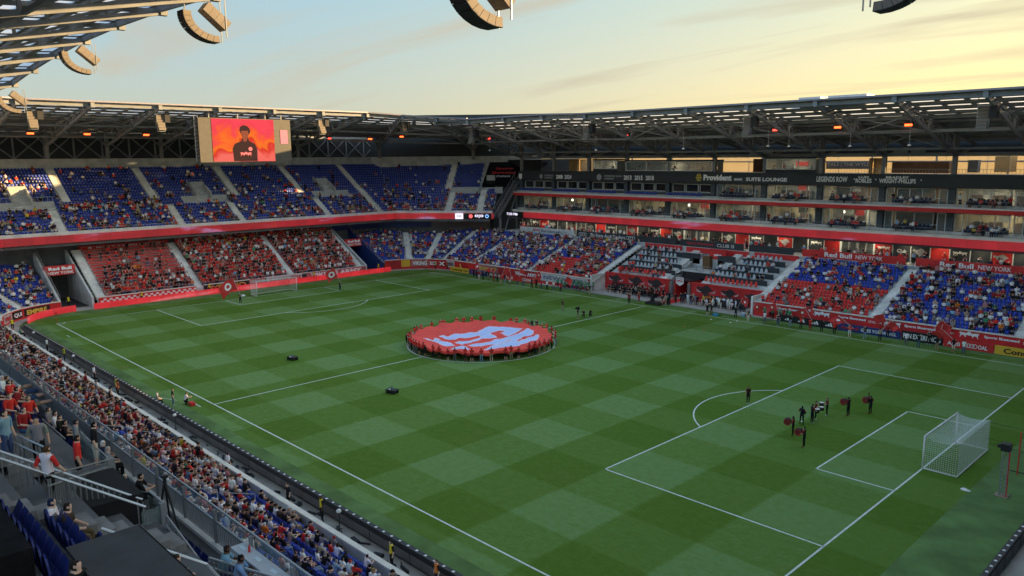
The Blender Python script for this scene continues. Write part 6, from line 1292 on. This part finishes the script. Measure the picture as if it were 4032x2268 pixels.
b.build('cables', blk_p, None, label='loose black cables and braces on the walkway behind the near board', cat='cables', kind='stuff')
# corner flags, poles, camera tower
for x, y, lab in ((-52.5, -34, 'red corner flag at the near corner by the curved red board'), (-52.5, 34, 'red corner flag at the far corner beside the yellow board')):
    t = thing('corner_flag', lab, 'flag', (x, y, 0)); m = MB(); m.tube([(0, 0, 0), (0, 0, 1.6)], .025, 6); m.build('pole', redp, t); m = MB(); m.quad((0, 0, 1.6), (.35, .08, 1.58), (.33, .05, 1.3), (0, 0, 1.28)); m.quad((0, .01, 1.6), (0, .01, 1.28), (.33, .06, 1.3), (.35, .09, 1.58)); m.build('cloth', redp, t)
t = thing('camera_tower', 'lattice camera tower with black camera behind the near goal', 'camera', (57.9, -4.9, 0)); m = MB(); m.box((0, 0, .03), (.8, .8, .06)); m.build('base_plate', mat('plywood', (.30, .24, .16), .8), t); m = MB()
for a, c in ((-.17, -.17), (.17, -.17), (.17, .17), (-.17, .17)): m.beam((a, c, 0), (a, c, 3.2), .05)
for k in range(11):
    z = k*.29; m.beam((-.17, -.17, z), (.17, -.17, z+.29), .03); m.beam((.17, -.17, z), (.17, .17, z+.29), .03); m.beam((.17, .17, z), (-.17, .17, z+.29), .03); m.beam((-.17, .17, z), (-.17, -.17, z+.29), .03)
m.build('lattice', rail_m, t); m = MB(); m.box((0, 0, 3.45), (.55, .6, .5)); m.build('camera_body', blk_p, t); m = MB(); m.tube([(-.3, 0, 3.45), (-.5, 0, 3.42)], .14, 10); m.build('lens', blk_p, t); m = MB(); m.tube([(.28, -.2, 0), (.28, -.2, 3.2)], .04, 6); m.build('pad_post', redp, t)
t = thing('net_pole', 'tall red pole with black foot behind the near goal', 'pole', (57.7, -.2, 0)); m = MB(); m.tube([(0, 0, 0), (0, 0, 3.2)], .045, 6); m.build('pole', redp, t); m = MB(); m.beam((-.45, 0, .22), (.45, 0, .22), .05); m.build('crossfoot', blk_p, t)
for x, y in ((-57.6, -6.4), (-57.6, 10.3)):
    t = thing('net_pole', 'tall red pole standing behind the far goal', 'pole', (x, y, 0), 0, 'red poles behind the far goal'); m = MB(); m.tube([(0, 0, 0), (0, 0, 3.2)], .05, 6); m.build('pole', redp, t); m = MB(); m.beam((-.3, 0, .1), (.3, 0, .1), .06); m.build('crossfoot', blk_p, t)
b = MB(); b.tube([(0, 0, 0), (0, 0, .07), (.02, 0, .12)], [.34, .22, .06], 9); b.build('towel', white, None, label='crumpled white towel on the grass beside the near goal net', cat='towel', loc=(55.9, -5.6, 0)).scale = (1, .6, 1)
b = MB(); b.tube([(0, 0, 0), (0, 0, .16), (.02, 0, .28)], [.4, .3, .06], 9); b.build('towel', white, None, label='white bundle on the grass beside the far goal net', cat='towel', loc=(-54.6, -5.2, 0))
b = MB(); [b.tube([(54.8, y, z), (60.4, y+.8, z-.4)], .012, 4) for y, z in ((3.9, 2.2), (2.9, 1.2), (3.9, .5))]; b.build('guy_cord', blk_p, None, label='dark cords tying the near goal net back', cat='cord')

# ================================================================ FOREGROUND: UPPER DECK ON THE NEAR SIDE
T5 = Tier([((60, -55.75), (0, -1)), ((12, -55.75), (0, -1))], 11, .83, .515, 12.42)
deckn = thing('seating_deck', 'grey stepped upper deck with glass-topped parapet below the photographer', 'seating deck')
gconc = mat('deck_concrete', (.12, .125, .13), .85, 0, .2, .8, bump=.2)
T5.mesh('terrace', gconc, deckn); boxo('front_riser', (36, -55.72, 11.7), (48, .1, 1.42), gconc, deckn)
boxo('walkway', (35, -54.77, 10.945), (46, 1.24, .1), gconc, deckn); boxo('deck_edge', (35, -54.02, 10.82), (46, .26, .6), conc_l, deckn)
boxo('led_ribbon', (35, -53.85, 10.35), (46, .12, 1.2), led_rib, deckn)
# parapet: grey panels on the far part, bars on the near part, glass above
x = 12.0
while x < 37: boxo('parapet_panel', (x+1.2, -53.98, 11.42), (2.36, .06, .82), mat('panel_grey', (.20, .205, .21), .7, 0, .12, 1), deckn); boxo('post', (x, -53.98, 11.6), (.08, .1, 1.2), steel_l, deckn); x += 2.4
x = 36.0
while x < 58:
    b = MB(); k = 0
    while k < 2.3: b.box((x+.1+k, -53.98, 11.42), (.055, .03, .78)); k += .13
    b.beam((x, -53.98, 11.05), (x+2.4, -53.98, 11.05), .05); b.beam((x, -53.98, 11.82), (x+2.4, -53.98, 11.82), .06); b.build('balustrade', steel_l, deckn); boxo('post', (x, -53.98, 11.6), (.09, .1, 1.2), steel, deckn); x += 2.4
for k in range(19): boxo('glass_panel', (13.2+k*2.4, -53.9, 12.02), (2.34, .02, .38), glass, deckn)
b = MB(); b.beam((12, -53.9, 12.22), (58, -53.9, 12.22), .05); b.build('top_rail', steel_l, deckn)
# rails
def rails(name, segs, w=.055, posts=True, dz=.0):
    b = MB()
    for p, q in segs: b.tube([p, q], w/2, 6)
    o = b.build(name, rail_m, deckn); return o
rails('handrail', [((14, -55.32, 12.05), (37.4, -55.34, 12.05)), ((14, -55.32, 11.88), (37.4, -55.34, 11.88))])
b = MB(); [b.beam((x, -55.33, 11), (x, -55.33, 12.05), .06) for x in np.arange(14, 38, 1.9)]; [b.box((x+.95, -55.33, 11.42), (1.8, .04, .8)) for x in np.arange(14, 36, 1.9)]; b.build('rail_panel', MATS['panel_grey'], deckn)
def balusters(p, q, h, step=.16, w=.035):
    b = MB(); p, q = Vector(p), Vector(q); n = int((q-p).length/step)
    for k in range(n+1): a = p+(q-p)*k/n; b.beam(a-Vector((0, 0, h)), a, w)
    b.beam(p-Vector((0, 0, h)), q-Vector((0, 0, h)), .04); b.build('balustrade', steel_l, deckn)
rails('handrail', [((38.6, -55.1, 12.6), (43.4, -55.5, 12.95)), ((43.4, -55.5, 12.95), (48.0, -58.3, 14.6)), ((43.4, -55.5, 12.7), (48.1, -58.32, 14.35))])
boxo('corner_post', (43.45, -55.5, 12.0), (.24, .24, 2.0), steel, deckn); boxo('glass_panel', (41.0, -55.3, 12.3), (4.7, .02, .9), glass, deckn, rz=-.083)
rails('handrail', [((45.6, -60.5, 15.95), (47.95, -56.0, 13.17)), ((46.4, -60.7, 16.05), (48.8, -56.2, 13.29))], .07)
balusters((45.6, -60.5, 15.9), (47.95, -56.0, 13.1), 1.05); balusters((43.5, -55.6, 12.9), (48.0, -58.3, 14.5), 1.05); balusters((41.2, -59.2, 15.1), (44.0, -57.46, 14.0), 1.05)
rails('handrail', [((41.2, -59.2, 15.15), (44.0, -57.46, 14.08)), ((41.3, -59.35, 14.98), (44.1, -57.6, 13.9))], .06)
boxo('corner_post', (43.4, -57.8, 13.6), (.16, .16, 1.2), steel, deckn)
boxo('vomitory_void', (46.6, -57.3, 12.2), (2.6, 2.7, 2.3), shade_in, deckn)
boxo('glass_panel', (47.5, -55.55, 12.4), (1.0, .03, .9), glass, deckn); boxo('glass_panel', (48.05, -55.8, 12.4), (.03, .6, .9), glass, deckn); boxo('post', (48.05, -55.5, 12.3), (.18, .18, 1.3), steel, deckn)
rails('handrail', [((47.0, -55.5, 12.95), (48.05, -55.5, 12.95)), ((48.6, -55.6, 12.75), (51.2, -55.5, 11.95)), ((48.6, -55.65, 12.5), (51.2, -55.55, 11.7)), ((52.0, -58.2, 14.5), (53.1, -56.3, 13.3)), ((53.1, -56.3, 13.3), (55.5, -56.0, 12.5)), ((50.4, -55.2, 12.0), (52.6, -54.4, 12.0)), ((50.4, -55.2, 11.72), (52.6, -54.4, 11.72))], .07)
balusters((48.6, -55.62, 12.7), (51.2, -55.52, 11.9), .85); balusters((50.4, -55.2, 11.9), (52.6, -54.4, 11.9), .85)
b = MB()
for k in range(10): b.box((50.0, -56.0-k*.415, 12.55+k*.2575), (.95, .415, .26))
b.build('aisle_steps', mat('step_concrete', (.22, .22, .215), .9, 0, .3, 1.2, bump=.3), deckn)
b = MB()
for k in range(10): b.box((44.9, -56.0-k*.415, 12.55+k*.2575), (1.0, .415, .26))
b.build('aisle_steps', MATS['step_concrete'], deckn)
# single seats of the deck
sm = MB(); nseg = 6
for k in range(nseg):   # rounded back
    a0, a1 = math.pi*k/nseg, math.pi*(k+1)/nseg
    f_ = lambda a: (-.22*math.cos(a), .17+.06*(.55+.3*math.sin(a))/.85, .50+.36*math.sin(a))
    p0, p1 = f_(a0), f_(a1); sm.quad(p0, p1, (p1[0], .16, .30), (p0[0], .16, .30)); sm.quad((p0[0], p0[1]+.04, p0[2]), (p0[0], .20, .30), (p1[0], .20, .30), (p1[0], p1[1]+.04, p1[2])); sm.quad(p0, (p0[0], p0[1]+.04, p0[2]), (p1[0], p1[1]+.04, p1[2]), p1)
sm.hexa([(-.22, -.06, .36), (.22, -.06, .36), (.22, .14, .32), (-.22, .14, .32), (-.2, -.12, .68), (.2, -.12, .68), (.22, .02, .40), (-.22, .02, .40)]); sm.box((0, .2, .16), (.3, .06, .32))
deck_seat = bpy.data.meshes.new('stadium_seat'); deck_seat.from_pydata(sm.v, [], sm.f); deck_seat.materials.append(mat('dark_blue_plastic', (.012, .024, .15), .5, 0, .25, 3)); deck_seat.update()
def dseat(x, r, row_lab): link('stadium_seat', deck_seat, None, f'folded blue seat on the grey deck, {row_lab}', 'seat', f'blue deck seats {row_lab}', None, (x, -55.75-r*.83-.5, 12.42+r*.515), math.pi)
for x in np.arange(50.75, 54.4, .5):
    dseat(x, 4, 'in the row above the seated man in brown'); dseat(x, 3, 'in the row of the seated man in brown')
for x in np.arange(51.7, 53.5, .5): dseat(x, 2, 'in the row below the seated man in brown')
for x in np.arange(48.0, 50.0, .5): link('stadium_seat', deck_seat, None, 'blue seat standing at the front of the deck beside the white counter', 'seat', 'blue seats beside the white counter', None, (x, -55.05, 11), math.pi)
for r in range(0, 4):
    for x in np.arange(26, 38.0, .5): dseat(x, r, 'behind the front rows with people')
for x in np.arange(24, 37.5, .55): link('stadium_seat', deck_seat, None, 'blue seat of the front row behind the grey parapet', 'seat', 'front row seats behind the grey parapet', None, (x, -55.05, 11), math.pi)
# covered black tables
for i, (x0, x1, y0, y1, z, lab) in enumerate(((48.0, 54.4, -61.0, -60.05, 15.62, 'long black cloth-covered table above the folded blue seats'), (49.0, 57.5, -61.9, -61.15, 16.2, 'black cloth-covered table in the lowest corner of the deck'), (53.6, 57.6, -59.3, -57.9, 15.05, 'grey-topped black table beside the glass stair rail'))):
    t = thing('covered_table', lab, 'table', ((x0+x1)/2, (y0+y1)/2, z)); m = MB(); m.box((0, 0, -.04), (x1-x0, y1-y0, .07)); m.build('table_top', black if i < 2 else mat('dark_grey_cloth', (.05, .05, .052), .9, 0, .2), t); m = MB(); m.box((0, (y1-y0)/2+.02, -.35), (x1-x0+.04, .03, .68)); m.build('cloth_drop', black, t); m = MB(); m.box(((x1-x0)/2, 0, -.35), (.03, y1-y0, .68)); m.build('cloth_side', black, t)
    for k in range(3): shape(t, [[(.35*math.cos(a), .09*math.sin(a)) for a in np.linspace(0, 6.28, 10)[:-1]]], (-(x1-x0)/2+1.2+k*1.9, (y1-y0)/2+.03, -.2), (-1, 0, 0), Z_, .8, letter_r, 'emblem', .02)
    for a in (-1, 1): m = MB(); m.beam((a*(x1-x0)/2*.9, 0, -.75), (a*(x1-x0)/2*.9, 0, -.08), .06); m.build('leg', steel, t)
t = thing('counter', 'white counter with pale notes along the parapet', 'counter', (52.6, -54.24, 11.9)); m = MB(); m.box((0, 0, 0), (5.0, .44, .06)); m.build('counter_top', mat('counter_white', (.50, .54, .58), .5), t); m = MB(); [m.box((-2.2+k*.9, .02, .034), (.30, .12, .006)) for k in range(6)]; m.build('notes', mat('note_pale', (.62, .75, .80), .5), t)
for k in (-2, 0, 2): m = MB(); m.box((k, 0, -.45), (.06, .3, .84)); m.build('bracket', steel, t)
m = MB(); m.tube([(0, 0, 0), (0, 0, .14), (0, 0, .19), (0, 0, .22)], [.035, .035, .015, .015], 8); m.build('bottle', redp, None, label='small red bottle on the white counter', cat='bottle', loc=(50.75, -54.2, 11.93))
# tripod
t = thing('tripod', 'tall black tripod standing on the walkway behind the barred parapet', 'tripod', (45.6, -54.55, 11.0))
for a in (.4, 2.5, 4.6): m = MB(); m.tube([(0, 0, 1.55), (.55*math.cos(a), .35*math.sin(a), 0)], [.045, .025], 6); m.build('leg', blk_p, t)
m = MB(); m.tube([(0, 0, 1.45), (0, 0, 1.75)], .06, 8); m.box((0, 0, 1.72), (.16, .16, .1)); m.build('head', blk_p, t)
# people of the foreground
FG = [('sit_legs', 28.5, -54.75, 11, (0, 1), 'red', 'blue jeans', 'person in white cap and red shirt leaning back with feet on the parapet', (.7, .7, .7), 1), ('sit_legs', 27.4, -54.8, 11, (.1, 1), 'red', 'blue jeans', 'person in dark cap and red shirt reclining beside the white cap', (.03, .03, .05), 0), ('sit_legs', 26.3, -54.8, 11, (0, 1), 'white', 'khaki', 'person in white shirt reclining with knees raised at the parapet', None, 1), ('sit_legs', 29.8, -54.9, 11, (.2, 1), 'grey', 'khaki', 'person in grey with bare legs stretched to the parapet', None, 1),
      ('sit', 33.4, -54.95, 11, (.6, 1), 'grey', 'black', 'person in olive top seated behind the parapet with dark hair', None, 0), ('sit', 34.2, -54.9, 11, (.5, 1), 'white', 'black', 'person with white top and dark hair seated behind the parapet', None, 0), ('sit', 34.9, -54.9, 11, (.5, 1), 'black', 'black', 'person in black seated next to the white top', None, 0), ('sit', 35.8, -54.95, 11, (.3, 1), 'black', 'black', 'person in black seated near the standing pair', None, 0),
      ('stand', 37.6, -55.0, 11, (.2, 1), 'grey', 'black', 'person in dark cap and charcoal top standing at the front of the deck', (.02, .02, .03), 0), ('stand', 41.3, -55.35, 11.9, (.3, 1), 'black', 'white', 'person in black shirt and pale shorts standing at the glass', None, 1), ('stand', 44.5, -56.7, 12.6, (.2, 1), 'red', 'black', 'person in red shirt with black print standing with back turned', None, 0),
      ('walk', 47.6, -58.2, 13.5, (-.5, 1), 'white', 'black', 'person in white shirt with red sleeves coming up the stairs', None, 0), ('stand', 43.0, -57.4, 13.0, (1, -.2), 'grey', 'black', 'bearded person in grey shirt standing beside the steel rail', None, 0), ('stand', 43.3, -58.3, 13.5, (.8, .6), 'light blue', 'blue jeans', 'person in light blue shirt standing on the deck steps', None, 0),
      ('sit', 36.2, -56.2, 12.4, (1, .4), 'red', 'black', 'person in red shirt seated with outstretched arm', None, 0), ('sit', 37.2, -57.0, 12.9, (.8, .5), 'red', 'khaki', 'young person in red shirt with brown hair', (.10, .06, .02), 1), ('sit', 34.4, -56.2, 12.4, (.5, 1), 'dark red', 'black', 'person in dark red seated behind the front rail', None, 0), ('sit', 35.4, -57.05, 12.9, (.4, 1), 'brown', 'black', 'person in brown jacket raising a drink', None, 0), ('sit', 33.0, -56.2, 12.4, (.4, 1), 'red', 'black', 'person in red top near the silver rails', None, 0), ('sit', 32.0, -56.25, 12.4, (.4, 1), 'white', 'black', 'person in white cap behind the silver rails', (.7, .7, .7), 0), ('sit', 39.5, -57.05, 12.9, (.8, .6), 'dark red', 'blue jeans', 'person in navy cap and dark red shirt with denim legs', (.02, .03, .08), 0),
      ('sit', 39.3, -54.55, 10.95, (.3, 1), 'navy', 'black', 'person in white cap seated just behind the glass corner', (.75, .75, .75), 0), ('sit', 40.1, -54.62, 10.95, (.2, 1), 'grey', 'black', 'person in pale cap seated at the corner post', (.5, .42, .4), 0), ('sit', 42.6, -54.85, 11, (.8, .8), 'navy', 'grey', 'child with bleached hair and navy shirt beside the corner post', (.62, .55, .38), 1), ('sit_fwd', 43.7, -54.85, 11, (.5, 1), 'black', 'black', 'large person in black with a light-brimmed cap', (.02, .02, .02), 0),
      ('sit', 50.2, -58.75, 13.5, (.5, 1), 'white', 'grey', 'person in white top and navy cap seated behind the man in brown', (.02, .03, .07), 1), ('sit', 50.75, -58.55, 13.5, (.55, 1), 'brown', 'brown', 'man in brown jacket and brown trousers seated on a blue seat', (.03, .02, .015), 0),
      ('sit', 53.1, -57.0, 12.5, (.3, 1), 'white', 'black', 'person with brown hair seated behind the curved steel rail', (.05, .03, .02), 0), ('sit', 53.8, -57.1, 12.5, (.5, 1), 'black', 'black', 'person in black cap holding up a phone', (.02, .02, .02), 0), ('sit', 54.4, -57.1, 12.5, (.3, 1), 'red', 'black', 'person in white cap and red top low behind the rail', (.7, .7, .68), 0),
      ('sit_fwd', 50.6, -54.95, 11, (.5, 1), 'light blue', 'blue jeans', 'person with curly hair in light blue at the white counter', (.03, .018, .012), 0), ('sit_fwd', 51.35, -54.9, 11, (.6, 1), 'light blue', 'black', 'broad person in light blue shirt leaning on the white counter', (.01, .01, .01), 0),
      ('sit', 54.9, -59.45, 14.0, (.8, .5), 'black', 'black', 'person peering out between the black tables', None, 0)]
for pose, x, y, z, f_, s, pn, lab, hc, shs in FG:
    sk_ = SKIN[3] if 'broad' in lab or 'curly' in lab else random.choice(SKIN[:2]); sl_ = {'person in white shirt with red sleeves coming up the stairs': 'red', 'person in black shirt and pale shorts standing at the glass': 'black'}.get(lab)
    person(pose, (x, y, z), face(*f_), s, pn, lab, None, hair=hc, skin=sk_, shorts=bool(shs), sleeve=sl_, h=.8 if 'child' in lab else 1.06)
